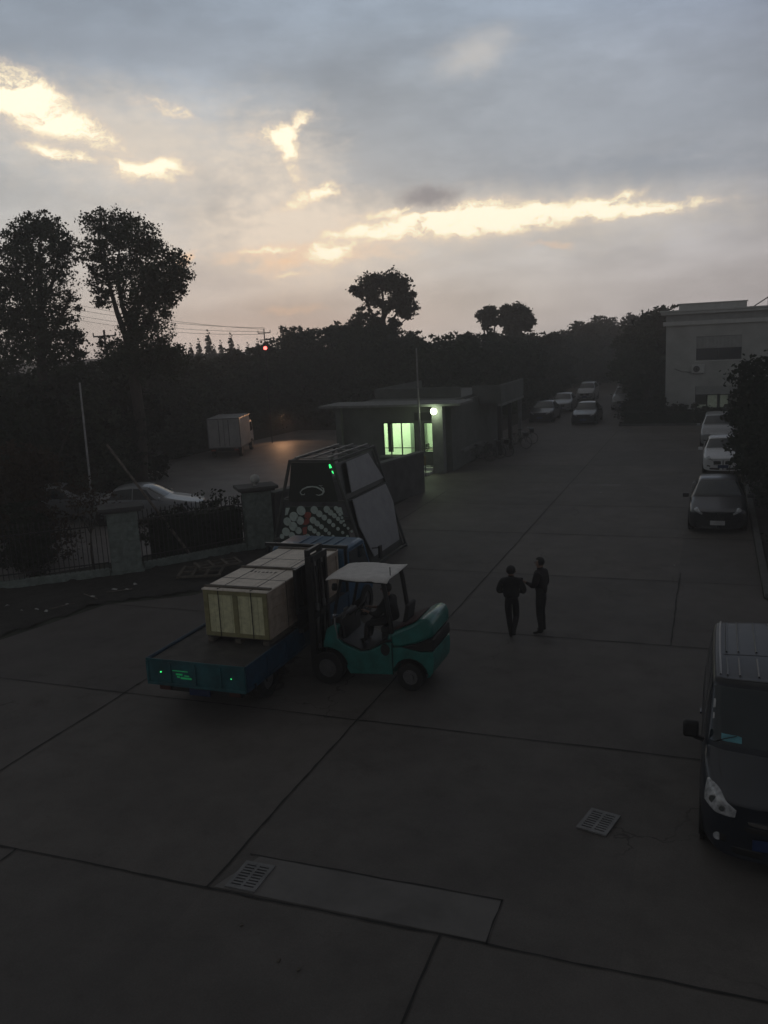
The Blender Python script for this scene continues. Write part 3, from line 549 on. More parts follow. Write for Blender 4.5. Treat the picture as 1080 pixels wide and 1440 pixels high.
def sedan(loc, paint, label, L_=4.7, w=.9, H=1.46, wagon=False, detail=True, name='parked_car', cat='car', rz=0, group=None, plate='plate_blue'):
    r = empty(name, (loc[0], loc[1]+L_/2, 0) if rz == 0 else (*loc, 0), rz, label, cat, group); k = H/1.46
    K = [st(0, .02, .2, .60, .68, .01), st(.0, .45*w/.9, .19, .61, .70, .36, .10), st(.04, .72*w/.9, .18, .63, .73, .60, .16), st(.25, .86*w/.9, .17, .68, .78, .70, .14), st(.75, w, .17, .76*k, .87*k, .76, .05), st(1.28, w, .17, .86*k, .98*k, .74, .12), st(1.30, w, .17, .87*k, 1.0*k, .73, .12),
         st(2.05, w, .17, .91*k, 1.40*k, .60, .10), st(2.6, w, .17, .92*k, H, .60)]
    if wagon: K += [st(3.4, w, .17, .94*k, H, .60), st(L_-.55, w, .18, .96*k, H-.04, .60), st(L_-.12, w*.96, .2, .96*k, 1.02*k, .68), st(L_-.03, w*.8, .24, .9*k, .98*k, .55), st(L_, .02, .24, .85, .95*k, .01)]
    else: K += [st(3.3, w, .17, .94*k, 1.40*k, .58), st(4.05, w*.99, .18, .95*k, 1.04*k, .66, -.06), st(4.12, w*.98, .18, .95*k, 1.02*k, .68, -.06), st(L_-.2, w*.92, .2, .93*k, 1.0*k, .68, -.08), st(L_-.03, w*.7, .24, .85*k, .93*k, .5, -.08), st(L_, .02, .24, .8*k, .88*k, .01)]
    c = Car(K, L_, r); c.body(paint)
    c.patch('windshield', [(6.12, 5.08), (6.9, 5.12), (6.9, 8.88), (6.12, 8.92)], 'glass_dark', .006, 12)
    n = c.n
    for sg in (0, 1):
        c.patch('side_window', [(6.35, 4.12), (6.95, 4.82), (8.0, 4.86), (8.0, 4.14)] if not sg else [(6.35, 9.88), (6.95, 9.18), (8.0, 9.14), (8.0, 9.86)], 'glass_dark', .005)
        e_ = 9.9 if wagon else 9.45
        c.patch('side_window', [(8.08, 4.14), (8.08, 4.86), (9.1, 4.84), (e_, 4.16)] if not sg else [(8.08, 9.86), (8.08, 9.14), (9.1, 9.16), (e_, 9.84)], 'glass_dark', .005)
    c.patch('rear_window', [((10.15, 5.1)), (10.85, 5.1), (10.85, 8.9), (10.15, 8.9)] if wagon else [(9.12, 5.1), (9.88, 5.1), (9.88, 8.9), (9.12, 8.9)], 'glass_dark', .006, 10)
    for s_ in (0, 1):
        g_ = -1 if s_ else 1; kk = k
        c.front('headlight', [(g_*(w-.02), .74*kk), (g_*(w-.40), .60*kk), (g_*(w-.42), .66*kk), (g_*(w-.06), .80*kk)], 'headlamp', -g_*.45, .012, 8, .0, .02)
        c.front('fog_light', [(g_*(w-.14), .36), (g_*(w-.32), .34), (g_*(w-.32), .40), (g_*(w-.14), .43)], 'black', -g_*.2, .008, 5)
        x = w+.10; sg = 1 if not s_ else -1; mb = MB(); mb.box((sg*x, 1.55-L_/2, .98*k), (.2, .1, .14)); mb.build('mirror', paint, r, bevel=.03)
    gr_ = c.front('grille', [(-.40, .46*k), (.40, .46*k), (.44, .62*k), (-.44, .62*k)], 'black', 0, .010, 8)
    c.front('chrome_strip', [(-.40, .445*k), (.40, .445*k), (.42, .47*k), (-.42, .47*k)], 'chrome', 0, .016, 8, .03, -.03, gr_)
    c.front('lower_intake', [(-.62, .22), (.62, .22), (.66, .31), (-.66, .31)], 'black', 0, .008, 8)
    mb = MB(); mb.box((0, -L_/2-.016, .38), (.44, .012, .14)); mb.build('number_plate', plate, r)
    c.wheels(w-.10, (.88, L_-.98), .33)
    return r, c
sedan((.21, 28.75), 'paint_black', 'black sedan nearest in the line parked along the right kerb', plate='paper', H=1.47)
sedan((.46, 40.5), 'paint_white', 'white sedan parked second in the right line beside the dark tree', w=.86, L_=4.5)
sedan((.24, 49.6), 'paint_silver', 'silver hatchback parked last in the right line before the building', wagon=True, w=.88, H=1.62, L_=4.4, cat='car')
sedan((-11.9, 63.6), 'paint_navy', 'dark sedan parked left of the far road behind the bicycles', group=None)
sedan((-11.75, 71.5), 'paint_silver', 'silver sedan parked on the left of the far road', wagon=False)
sedan((-11.3, 83), 'paint_silver', 'pale people carrier farthest down the far road on its left', wagon=True, H=1.6, w=.85)
sedan((-8.5, 61.7), 'paint_navy', 'dark sedan standing in the middle of the far road mouth')
sedan((-6.9, 72.5), 'paint_silver', 'silver van parked on the right of the far road', wagon=True, H=1.8, cat='van')
fd = math.atan2(3.8, 2.6)
sedan((-21.0, 28.3), 'paint_silver', 'white car seen over the fence between the two pillars', rz=math.pi*.5+rad(20))
sedan((-25.0, 28.0), 'paint_silver', 'silver car glimpsed through shrubs left of the first pillar', rz=math.pi*.5+rad(28))
# ------------------------------------------------------------------ van at the right
def van():
    L_ = 4.6; w = .83; r = empty('parked_van', (.78, 10.28+L_/2, 0), 0, 'dark navy minivan with ribbed grey roof close at the right edge', 'van')
    K = [st(0, .02, .2, .70, .88, .01), st(.0, .42, .19, .71, .89, .36, .08), st(.05, .66, .18, .74, .91, .55, .15), st(.32, .80, .18, .82, .97, .68, .18), st(.62, .83, .18, .97, 1.07, .74, .26), st(.84, .83, .18, 1.03, 1.15, .74, .32), st(.88, .83, .18, 1.04, 1.18, .735, .34),
         st(1.53, .83, .18, 1.08, 1.80, .69, .22), st(1.75, .83, .18, 1.08, 1.855, .69, .12), st(2.65, .83, .18, 1.08, 1.88, .70), st(3.75, .83, .18, 1.08, 1.86, .69, -.04), st(4.25, .83, .18, 1.06, 1.80, .67, -.14), st(4.5, .80, .2, 1.0, 1.2, .66, -.14), st(4.58, .66, .24, .9, 1.05, .5, -.1), st(4.6, .02, .24, .8, .95, .01)]
    c = Car(K, L_, r); c.body('paint_van', 6)
    c.patch('windshield', [(6.08, 5.1), (6.93, 5.12), (6.93, 8.88), (6.08, 8.9)], 'glass_dark', .007, 14)
    c.patch('roof', [(7.05, 5.05), (11.0, 5.05), (11.0, 8.95), (7.05, 8.95)], 'van_roof', .008, 24)
    for s_ in (0, 1):
        f = (lambda q: [(a, b) for a, b in q]) if not s_ else (lambda q: [(a, 14-b) for a, b in q]); sg = 1 if not s_ else -1
        c.patch('side_window', f([(6.5, 4.15), (7.2, 4.86), (8.4, 4.88), (8.4, 4.15)]), 'glass_dark', .006); c.patch('side_window', f([(8.5, 4.15), (8.5, 4.88), (9.6, 4.88), (9.6, 4.15)]), 'glass_dark', .006); c.patch('side_window', f([(9.7, 4.15), (9.7, 4.88), (10.9, 4.85), (11.1, 4.2)]), 'glass_dark', .006)
        hl = c.front('headlight', [(sg*.94, .72), (sg*.44, .71), (sg*.42, .81), (sg*.95, .965)], 'headlamp', -sg*.35, .014, 12, .02, .05)
        from mathutils.bvhtree import BVHTree
        lens = MB(); d_ = Vector((-sg*.35, 1, 0)).normalized()
        for x_, z_, q_ in ((.76, .83, .060), (.61, .79, .045)):
            o_ = Vector((sg*x_, -L_/2, z_))-d_*.8; h_ = c.bvh.ray_cast(o_, d_); p = h_[0]-d_*.018; lens.disc(p, -d_, q_*.85, .010, 20)
        lens.build('lens_ring', 'steel', hl); lens = MB()
        for x_, z_, q_ in ((.76, .83, .042), (.61, .79, .03)):
            o_ = Vector((sg*x_, -L_/2, z_))-d_*.8; h_ = c.bvh.ray_cast(o_, d_); p = h_[0]-d_*.0285; lens.disc(p, -d_, q_, .004, 20)
        lens.build('lens', 'glass_lit', hl)
        fo_ = c.front('fog_light', [(sg*.70, .34), (sg*.52, .34), (sg*.52, .46), (sg*.70, .46)], 'black', -sg*.2, .006, 6); h_ = c.bvh.ray_cast(Vector((sg*.61, -L_/2-.8, .40)), Vector((0, 1, 0))); fl = MB(); fl.disc(h_[0]+Vector((0, -.006, 0)), Vector((sg*.2, -1, 0)), .05, .01, 18); fl.build('lens', 'headlamp', fo_)
        # seam lines and door handle
        for S0 in (4.7, 8.45, 9.65): c.patch('door_seam', f([(S0, 2.2), (S0+.03, 2.2), (S0+.03, 4.05), (S0, 4.05)]), 'black', .003, 6)
        mb = MB(); mb.box((sg*.845, 2.6-L_/2, .95), (.03, .16, .03)); mb.build('door_handle', 'paint_van', r, bevel=.008)
        x = .83+.13; mb = MB(); mb.box((sg*x, 1.2-L_/2, 1.30), (.2, .1, .23)); mi = mb.build('mirror', 'black', r, bevel=.035); mb = MB(); mb.bar((sg*.8, 1.22-L_/2, 1.15), (sg*.92, 1.2-L_/2, 1.2), .05); mb.build('mirror_arm', 'black', mi)
        # roof rail and ribs
        pts = [c.surf(a, 5.55 if not s_ else 8.45)+Vector((0, 0, .035)) for a in np.linspace(8.0, 10.9, 9)]
        pts[0].z -= .03; pts[-1].z -= .03; mb = MB(); mb.tube(pts, .016, 6); mb.build('roof_rail', 'rim', r)
        mb = MB(); pts = [c.surf(a, 5.22 if not s_ else 8.78)+Vector((0, 0, .008)) for a in np.linspace(7.1, 11, 14)]; mb.tube(pts, .008, 5); mb.build('roof_gutter', 'black', r)
        c.patch('tail_light', f([(12.1, 3.6), (12.9, 3.6), (12.9, 4.4), (12.1, 4.4)]), 'rack_red', .008)
        # wiper
        mb = MB(); a = c.surf(6.02, 6.0 if not s_ else 8.6)+Vector((0, -.01, .02)); b = c.surf(6.25, 6.9 if not s_ else 7.7)+c.nrm(6.25, 6.9)*.02; mb.tube([a, (a+b)/2+Vector((0, -.01, .01)), b], .006, 5); mb.build('wiper', 'black', r)
    mb = MB()
    for T0 in (5.95, 6.35, 6.75, 7.25, 7.65, 8.05):
        for a, b in ((8.0, 8.7), (9.0, 10.6)):
            mb.tube([c.surf(x, T0)+Vector((0, 0, .014)) for x in np.linspace(a, b, 8)], .015, 6)
    mb.build('roof_ribs', mat('rib', (.06, .063, .07), .4), r)
    for T0, T1, Sa in ((5.5, 8.5, 7.35), (5.5, 8.5, 8.85)): c.patch('roof_seam', [(Sa, T0), (Sa+.03, T0), (Sa+.03, T1), (Sa, T1)], 'black', .011, 10)
    for T0 in (5.75, 8.25): c.patch('hood_seam', [(3.4, T0), (5.9, T0-.05 if T0 < 7 else T0+.05), (5.9, T0-.02 if T0 < 7 else T0+.02), (3.4, T0+.03)], 'black', .003, 10)
    c.front('chrome_grille_bar', [(-.27, .655), (.27, .655), (.29, .70), (-.29, .70)], 'chrome', 0, .02, 8, .0, .01)
    c.front('upper_grille', [(-.30, .56), (.30, .56), (.33, .635), (-.33, .635)], 'black', 0, .01, 8); c.front('lower_intake', [(-.48, .24), (.48, .24), (.5, .34), (-.5, .34)], 'black', 0, .01, 8)
    mb = MB(); p = Vector((0, -L_/2, .68)); mb.disc(p+Vector((0, -.022, 0)), (0, -1, 0), .05, .012, 20); mb.build('badge', 'chrome', r)
    mb = MB(); mb.box((0, -L_/2-.02, .44), (.44, .012, .14)); mb.build('number_plate', 'plate_blue', r)
    c.patch('paper_slip', [(6.14, 7.55), (6.27, 7.55), (6.27, 8.25), (6.14, 8.25)], 'paper_blue', .014, 6); c.patch('sticker', [(6.56, 8.62), (6.68, 8.62), (6.68, 8.80), (6.56, 8.80)], 'paper', .012, 4); c.patch('sticker', [(6.42, 8.64), (6.5, 8.64), (6.5, 8.78), (6.42, 8.78)], 'paper', .012, 4)
    c.wheels(.83-.09, (.86, 3.65), .32, .18)
van()
# ------------------------------------------------------------------ flatbed truck
def truck():
    X0, X1, Y0, Y1 = -9.70, -7.64, 12.6, 17.4; cx_ = (X0+X1)/2; r = empty('flatbed_truck', (cx_, 15.5, 0), 0, 'small blue flatbed truck with low drop sides carrying a wooden crate', 'truck'); O = Vector((cx_, 15.5, 0))
    def b(): return MB()
    x0, x1, y0, y1 = X0-cx_, X1-cx_, Y0-15.5, Y1-15.5
    fl = b(); fl.span((x0+.035, y0+.04, .92), (x1-.035, y1-.02, .995)); fl.build('bed_floor', 'bed_floor', r)
    for x in np.linspace(x0+.3, x1-.3, 2): pass
    tg = b(); tg.span((x0, y0, .55), (x1, y0+.035, 1.04)); tgo = tg.build('tailgate', 'truck_teal', r, bevel=.008)
    fr = b()
    for z in (.57, 1.03): fr.span((x0-.004, y0-.02, z-.025), (x1+.004, y0-.001, z+.025))
    for x in (x0+.02, x0+.5, x0+1.03, x1-.5, x1-.02): fr.span((x-.025, y0-.024, .60), (x+.025, y0-.002, 1.0))
    fr.build('tailgate_frame', 'truck_teal', tgo, bevel=.004)
    mk = b(); mk.span((x0+.62, y0-.006, .765), (x0+.76, y0-.001, .80)); mk.span((x0+.80, y0-.006, .755), (x0+.90, y0-.001, .775)); mk.span((x0+.64, y0-.006, .72), (x0+.70, y0-.001, .745)); mk.span((x0+.72, y0-.0075, .70), (x0+.95, y0-.0012, .735)); mk.span((x0+.55, y0-.0065, .84), (x0+.88, y0-.001, .855)); mk.build('reflection_streaks', 'green_reflection_faint', tgo)  # faintly glowing strips painted in for green glass reflections
    for x, q in ((x0+.3, .012), (x1-.28, .007)): l_ = b(); l_.disc((x, y0-.001, .80), (0, -1, 0), q, .012, 14); l_.build('reflection_dot', 'green_reflection', tgo)  # glowing dots added for green glass reflections, no lamps on the truck
    for sx in (0, 1):
        xa = x1-.03 if sx else x0; sp = b(); sp.span((xa, y0+.037, .56), (xa+.03, y1, 1.03)); so_ = sp.build('side_panel', 'side_blue', r, bevel=.006)
        q = b(); xo = x1+.001 if sx else x0-.001-.02
        for y in np.linspace(y0+.07, y1-.05, 7): q.span((xo, y-.03, .59), (xo+.02, y+.03, 1.0))
        for z in (.58, 1.01): q.span((xo-.0015, y0+.04, z-.03), (xo+.0215, y1, z+.03))
        q.build('panel_frame', 'side_blue', so_)
        la = b()
        for y in (y0+.3, 0, y1-.4): la.span((xo+.005, y-.02, .50), (xo+.04, y+.02, .62))
        la.build('latch', 'dark_metal', so_)
    ch = b()
    for x in (-.38, .30): ch.span((x, y0+.3, .50), (x+.1, 4.1, .66))
    for y in np.linspace(y0+.2, y1-.2, 6): ch.span((x0+.1, y-.04, .662), (x1-.1, y+.04, .918))
    ch.span((x0+.15, y0+.12, .40), (x1-.15, y0+.2, .48)); ch.build('chassis', 'dark_metal', r)
    hb = b(); hb.bar((x0+.05, y1+.03, .8), (x0+.05, y1+.03, 2.02), .06); hb.bar((x1-.05, y1+.03, .8), (x1-.05, y1+.03, 2.02), .06); hb.bar((x0+.0, y1+.03, 2.05), (x1-.0, y1+.03, 2.05), .07)
    for x in (-.5, 0, .5): hb.bar((x, y1+.03, .8), (x, y1+.03, 2.02), .035)
    hb.bar((x0+.05, y1+.03, 1.4), (x1-.05, y1+.03, 1.4), .04); hb.build('headboard', 'dark_metal', r)
    # cab: rounded loft
    cy0, cy1 = y1+.22, y1+2.0; prof = [(cy0, .50), (cy0, 1.84), (cy0+.10, 1.94), (cy0+1.15, 1.95), (cy0+1.32, 1.88), (cy1-.08, 1.15), (cy1, .9), (cy1, .50)]
    cb = b(); cb.prism(prof, 'x', x0+.02, x1-.20); cab = cb.build('cab', 'truck_blue', r, bevel=.07)
    g = b(); g.span((-.55, cy0-.008, 1.25), (.55, cy0+.002, 1.70)); g.build('rear_window', 'glass_dark', cab)
    for sx in (-1, 1):
        g = b(); X = (x1-.20) if sx > 0 else x0+.02; g.prism([(cy0+.35, 1.2), (cy0+.35, 1.8), (cy0+1.2, 1.8), (cy0+1.5, 1.25)], 'x', X-.004*sx, X+.008*sx); g.build('side_window', 'glass_dark', cab)
        g = b(); g.box((sx*(x1+.08), cy1-.15, 1.5), (.05, .16, .3)); g.bar((sx*(x1-.1), cy1-.25, 1.6), (sx*(x1+.08), cy1-.15, 1.6), .025); g.build('mirror', 'black', cab)
    g = b(); a = Vector((0, cy0+1.36, 1.84)); bb_ = Vector((0, cy1-.12, 1.2)); g.slab([(-.78, a.y, a.z), (.78, a.y, a.z), (.82, bb_.y, bb_.z), (-.82, bb_.y, bb_.z)], (0, .87, .45), .03); g.build('windshield', 'glass_dark', cab)
    rf = b()
    for x in (-.45, -.15, .15, .45): rf.tube([(x, cy0+.15, 1.955), (x, cy0+.6, 1.96), (x, cy0+1.1, 1.955)], .016, 6)
    rf.build('roof_ribs', 'truck_blue', cab)
    for y in (y0+1.15, cy1-.55):
        for sx in (-1, 1):
            for k in ((0, .24) if y < 0 else (0,)):
                c = Vector((sx*(x1-.25-k), y, .38)); w = b(); n = 22; pr = [(-.1, .22), (-.1, .36), (-.07, .38), (.07, .38), (.1, .36), (.1, .22)]
                w.add([c+Vector((a_, q_*math.cos(6.2832*t/n), q_*math.sin(6.2832*t/n))) for t in range(n) for a_, q_ in pr], [(t*6+j, t*6+(j+1) % 6, ((t+1) % n)*6+(j+1) % 6, ((t+1) % n)*6+j) for t in range(n) for j in range(6)])
                wo_ = w.build('wheel', 'rubber', r); q = b(); q.disc(c+Vector((sx*.03, 0, 0)), (sx, 0, 0), .23, .03, 20); q.disc(c+Vector((sx*.06, 0, 0)), (sx, 0, 0), .09, .04, 14); q.build('rim', 'rim', wo_)
    for sx in (-1, 1):
        t = b(); t.box((sx*.74, y0+.10, .46), (.22, .04, .08)); t.build('tail_light', mat('lens_dull', (.05, .012, .01), .4), r)
        mf = b(); mf.span((sx*.72-.22, y0+1.65, .25), (sx*.72+.22, y0+1.66, .6)); mf.build('mud_flap', 'rubber', r)
    np_ = b(); np_.box((0, y0+.1, .42), (.44, .012, .12)); np_.build('number_plate', 'plate_blue', r)
truck()
def crate():
    X0, X1, Y0, Y1, Z0, Z1 = -9.12, -7.75, 13.80, 17.1, 1.0, 2.09; cx_ = (X0+X1)/2; cy_ = (Y0+Y1)/2
    r = empty('wooden_crate', (cx_, cy_, Z0), 0, 'long pale wooden shipping crate riding on the flatbed truck', 'crate'); x0, x1, y0, y1, h = X0-cx_, X1-cx_, Y0-cy_, Y1-cy_, Z1-Z0
    sk = MB()
    for x in (x0+.08, 0, x1-.08): sk.span((x-.06, y0-.02, 0), (x+.06, y1, .09))
    for y in np.linspace(y0+.1, y1-.1, 5): sk.span((x0-.03, y-.06, .0905), (x1+.03, y+.06, .125))
    sk.build('skid', 'old_wood', r)
    def planks(mb, a, b_, n, gap, fn):
        for i in range(n): fn(mb, a+(b_-a)*i/n+gap/2, a+(b_-a)*(i+1)/n-gap/2)
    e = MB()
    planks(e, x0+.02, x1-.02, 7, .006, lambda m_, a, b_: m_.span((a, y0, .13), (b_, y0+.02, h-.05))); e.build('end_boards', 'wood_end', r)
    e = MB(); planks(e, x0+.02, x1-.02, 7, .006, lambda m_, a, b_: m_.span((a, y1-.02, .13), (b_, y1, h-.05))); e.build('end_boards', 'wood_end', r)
    fr = MB(); t = .022
    for x in (x0+.045, x1-.045): fr.span((x-.045, y0-t, .13), (x+.045, y0-.001, h-.05))
    fr.span((x0+.092, y0-t, .13), (x1-.092, y0-.001, .20)); fr.span((x0+.092, y0-t, h-.13), (x1-.092, y0-.001, h-.05)); fr.span((-.05, y0-t+.003, .202), (.05, y0-.001, h-.132))
    fr.build('end_battens', 'wood_edge', r)
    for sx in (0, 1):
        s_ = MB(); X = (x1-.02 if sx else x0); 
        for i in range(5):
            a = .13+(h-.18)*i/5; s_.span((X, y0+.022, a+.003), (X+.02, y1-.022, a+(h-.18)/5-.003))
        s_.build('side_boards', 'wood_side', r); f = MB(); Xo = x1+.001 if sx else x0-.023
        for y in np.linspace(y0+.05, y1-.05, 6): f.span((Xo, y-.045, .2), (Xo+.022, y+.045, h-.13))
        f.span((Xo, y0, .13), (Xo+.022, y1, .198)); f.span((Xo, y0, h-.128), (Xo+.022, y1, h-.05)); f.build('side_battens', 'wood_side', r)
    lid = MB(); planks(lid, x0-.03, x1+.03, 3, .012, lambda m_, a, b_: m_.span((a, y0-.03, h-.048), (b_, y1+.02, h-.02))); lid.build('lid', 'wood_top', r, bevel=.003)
    bt = MB()
    for y in (y0+.12, y0+1.55, y1-.08): bt = MB(); bt.span((x0-.03, y-.045, h-.018), (x1+.03, y+.045, h+.012)); bt.build('lid_batten', 'old_wood', r)
    sp = MB()
    for x in (x0+.33, x1-.33):
        sp.span((x-.009, y0-.027, .13), (x+.009, y0-.0235, h)); sp.span((x-.009, y0-.035, h-.0185), (x+.009, y1, h-.0155))
    for y in (y0+.75, y0+2.3): sp.span((x0-.03, y-.009, h-.0186), (x1+.03, y+.009, h-.0156)); sp.span((x1+.0235, y-.009, .13), (x1+.027, y+.009, h-.02))
    sp.build('strapping', 'black', r)
    mk = MB(); rr2 = random.Random(8)
    for i in range(7):
        x = -.35+.09*i; mk.span((x, y0+1.22, h-.0188), (x+.06*rr2.uniform(.6, 1), y0+1.22+rr2.uniform(.05, .12), h-.0178))
    mk.build('stencil_marks', 'old_wood', r)
crate()
# ------------------------------------------------------------------ forklift
def forklift():
    cx_, cy_ = -5.9, 15.17; r = empty('forklift', (cx_, cy_, 0), 0, 'teal forklift with pale sheet on its roof guard lifting the crate', 'forklift'); ya, yb = -.55, .55
    def q(pts): return [(x-cx_, z) for x, z in pts]
    def arch(cxx, cz, rr, a0, a1, n=8): return [(cxx+rr*math.cos(rad(a0+(a1-a0)*i/n)), cz+rr*math.sin(rad(a0+(a1-a0)*i/n))) for i in range(n+1)]
    m_ = MB(); m_.prism(q([(-7.06, .55), (-7.03, .85), (-6.95, 1.12), (-6.80, 1.22), (-6.70, 1.20), (-6.74, .95), (-6.62, .84), (-6.27, .71), (-6.1, .73), (-5.74, .92), (-5.62, .95), (-5.60, .30), (-6.50, .24), (-6.58, .40)]+arch(-6.93, .34, .40, 10, 118)), 'y', ya, yb)
    m_.build('body', 'fork_teal', r, bevel=.035)
    h = MB(); h.prism(q([(-5.72, .93), (-5.72, 1.05), (-5.63, 1.10), (-5.61, 1.0)]), 'y', ya+.06, yb-.06); h.build('engine_hood', 'fork_teal', r, bevel=.04)
    # counterweight: rounded loft in plan
    def cw(zs, wfun, name, m, x0=-5.57):
        mb = MB(); n = 24; vs = []; fs = []
        for z, xe, wd in zs:
            ring = []
            for k in range(n+1):
                a = -math.pi/2+math.pi*k/n; ring.append((x0-cx_+(xe-x0)*max(0, math.cos(a))**.55, wd*math.copysign(abs(math.sin(a))**.6, math.sin(a)), z))
            vs += ring
        N1 = n+1
        for i in range(len(zs)-1):
            for k in range(n): fs.append((i*N1+k, i*N1+k+1, (i+1)*N1+k+1, (i+1)*N1+k))
            fs.append((i*N1+n, i*N1, (i+1)*N1, (i+1)*N1+n))
        fs.append(tuple(range(N1))); fs.append(tuple((len(zs)-1)*N1+k for k in range(N1))); mb.add(vs, fs); return mb.build(name, m, r, bevel=.0, angle=40)
    def block(name, m, pts, hw, bv): mb = MB(); mb.prism(q(pts), 'y', -hw, hw); return mb.build(name, m, r, bevel=bv, angle=50)
    block('counterweight', 'fork_teal', [(-5.595, .30), (-5.595, .845), (-5.400, .86), (-5.035, .80), (-4.788, .82), (-4.778, .62), (-4.804, .42), (-4.870, .32), (-4.936, .30)]+arch(-5.25, .30, .36, 8, 172), .55, .09)
    block('counterweight_band', 'black', [(-5.420, .868), (-5.134, .955), (-4.804, 1.09), (-4.778, 1.06), (-4.771, .87), (-4.804, .825), (-5.035, .805)], .54, .09)
    block('counterweight_top', 'fork_teal', [(-5.600, .86), (-5.630, 1.10), (-5.550, 1.16), (-5.200, 1.32), (-5.035, 1.43), (-4.903, 1.47), (-4.817, 1.42), (-4.778, 1.31), (-4.785, 1.11), (-5.101, .96), (-5.420, .872)], .55, .09)
    fm = MB(); fm.prism(q([(-6.68, 1.14), (-6.725, .955), (-6.60, .852), (-6.27, .725), (-6.1, .745), (-5.76, .925), (-5.60, .96), (-5.60, .985), (-5.78, .96), (-6.1, .775), (-6.26, .755), (-6.58, .88), (-6.69, .975), (-6.66, 1.14)]), 'y', ya+.045, yb-.02); fm.build('floor_mat', 'black', r)
    sc = MB(); sc.disc((-5.74-cx_+.0, ya-.008, .80), (0, -1, 0), .12, .012, 20, .75); sc.build('fuel_flap', 'black', r)
    ax = MB()
    for y in (-1, 1):
        pass
    def wheel(x, y, rr, wd, name='wheel'):
        c = Vector((x-cx_, y, rr)); w = MB(); n = 26; pr = [(-wd/2, rr*.55), (-wd/2, rr*.95), (-wd/2+.02, rr), (wd/2-.02, rr), (wd/2, rr*.95), (wd/2, rr*.55)]
        w.add([c+Vector((k_*math.cos(6.2832*t/n), a_, k_*math.sin(6.2832*t/n))) for t in range(n) for a_, k_ in pr], [(t*6+j, t*6+(j+1) % 6, ((t+1) % n)*6+(j+1) % 6, ((t+1) % n)*6+j) for t in range(n) for j in range(6)])
        wo_ = w.build('wheel', 'rubber', r); sg = math.copysign(1, y); d = MB(); d.disc(c+Vector((0, sg*(wd/2-.05), 0)), (0, sg, 0), rr*.58, .03, 22); d.disc(c+Vector((0, sg*(wd/2-.02), 0)), (0, sg, 0), rr*.25, .03, 16)
        for k in range(6): a = k*1.047; d.disc(c+Vector((math.cos(a)*rr*.42, sg*(wd/2-.02), math.sin(a)*rr*.42)), (0, sg, 0), .018, .012, 8)
        d.build('rim', 'rim', wo_)
    for y in (-.52, .52): wheel(-6.95, y, .34, .2)
    for y in (-.46, .46): wheel(-5.27, y, .275, .17)
    ar = MB(); ar.span((-5.5-cx_, -.36, .3), (-4.95-cx_, .36, .64)); ar.build('steer_axle', 'black', r)
    fl = MB(); fl.span((-6.7-cx_, ya+.06, .45), (-5.62-cx_, yb-.06, .72)); fl.build('footwell', 'black', r)
    # seat, dash, wheel
    s_ = MB(); s_.span((-5.95-cx_, -.22, 1.0), (-5.5-cx_, .22, 1.12)); s_.prism(q([(-5.52, 1.1), (-5.42, 1.6), (-5.34, 1.6), (-5.42, 1.1)]), 'y', -.22, .22); s_.span((-5.95-cx_, -.2, .74), (-5.5-cx_, .2, .998)); s_.build('seat', 'seat', r, bevel=.03)
    d = MB(); d.prism(q([(-6.86, .7), (-6.82, 1.32), (-6.70, 1.34), (-6.62, 1.1), (-6.6, .7)]), 'y', -.42, .42); d.build('dashboard', 'black', r, bevel=.03)
    stw = MB(); c = Vector((-6.45-cx_, 0, 1.42)); stw.tube([c+Vector((.07*math.sin(a)*1.2, .16*math.cos(a), .14*math.sin(a))) for a in np.linspace(0, 6.2832, 22)], .014, 6); stw.tube([(-6.68-cx_, 0, 1.25), c], .022, 6); stw.build('steering_wheel', 'black', r)
    lv = MB()
    for y in (-.3, -.36, -.42): lv.tube([(-6.66-cx_, y, 1.3), (-6.6-cx_, y, 1.5)], .009, 5); lv.sphere((-6.6-cx_, y, 1.51), .02, 6)
    lv.build('levers', 'steel', r)
    g = MB()
    for y in (-.5, .5):
        g.tube([(-5.74-cx_, y, 2.12), (-5.70-cx_, y, 1.9), (-5.60-cx_, y, 1.12)], .045, 8); g.tube([(-6.60-cx_, y, 2.12), (-6.66-cx_, y, 1.9), (-6.84-cx_, y, 1.15)], .032, 8); g.bar((-6.62-cx_, y, 2.12), (-5.72-cx_, y, 2.12), .06)
    for x in np.linspace(-6.6, -5.74, 7): g.bar((x-cx_, -.5, 2.13), (x-cx_, .5, 2.13), .03)
    g.build('overhead_guard', 'dark_metal', r)
    # the pale sheet laid on the guard: slightly sagging
    n = 16; vs = []; fs = []; rr3 = random.Random(2)
    for i in range(n+1):
        for j in range(n+1):
            u, v = i/n, j/n; x = -6.88+1.26*u; y = -.60+1.18*v; z = 2.185+.012*math.sin(u*9+v*4)+rr3.uniform(-.003, .003)-.06*max(0, .12-u)*4-.05*max(0, (1-v)-.9)*6*(1 if u < .8 else 2)
            vs.append((x-cx_, y, z))
    for i in range(n):
        for j in range(n): fs.append((i*(n+1)+j, i*(n+1)+j+1, (i+1)*(n+1)+j+1, (i+1)*(n+1)+j))
    mb = MB(); mb.add(vs, fs); o = mb.build('roof_sheet', 'cover_white', r); so_ = o.modifiers.new('solid', 'SOLIDIFY'); so_.thickness = .012
    # mast
    ms = MB()
    for y in (-.34, .34):
        ms.span((-7.40-cx_, y-.045, .12), (-7.28-cx_, y+.045, 2.5)); ms.span((-7.44-cx_, y*.8-.035, .35), (-7.34-cx_, y*.8+.035, 2.62))
    for z in (.35, 1.3, 2.45): ms.span((-7.31-cx_, -.33, z-.06), (-7.25-cx_, .33, z+.06))
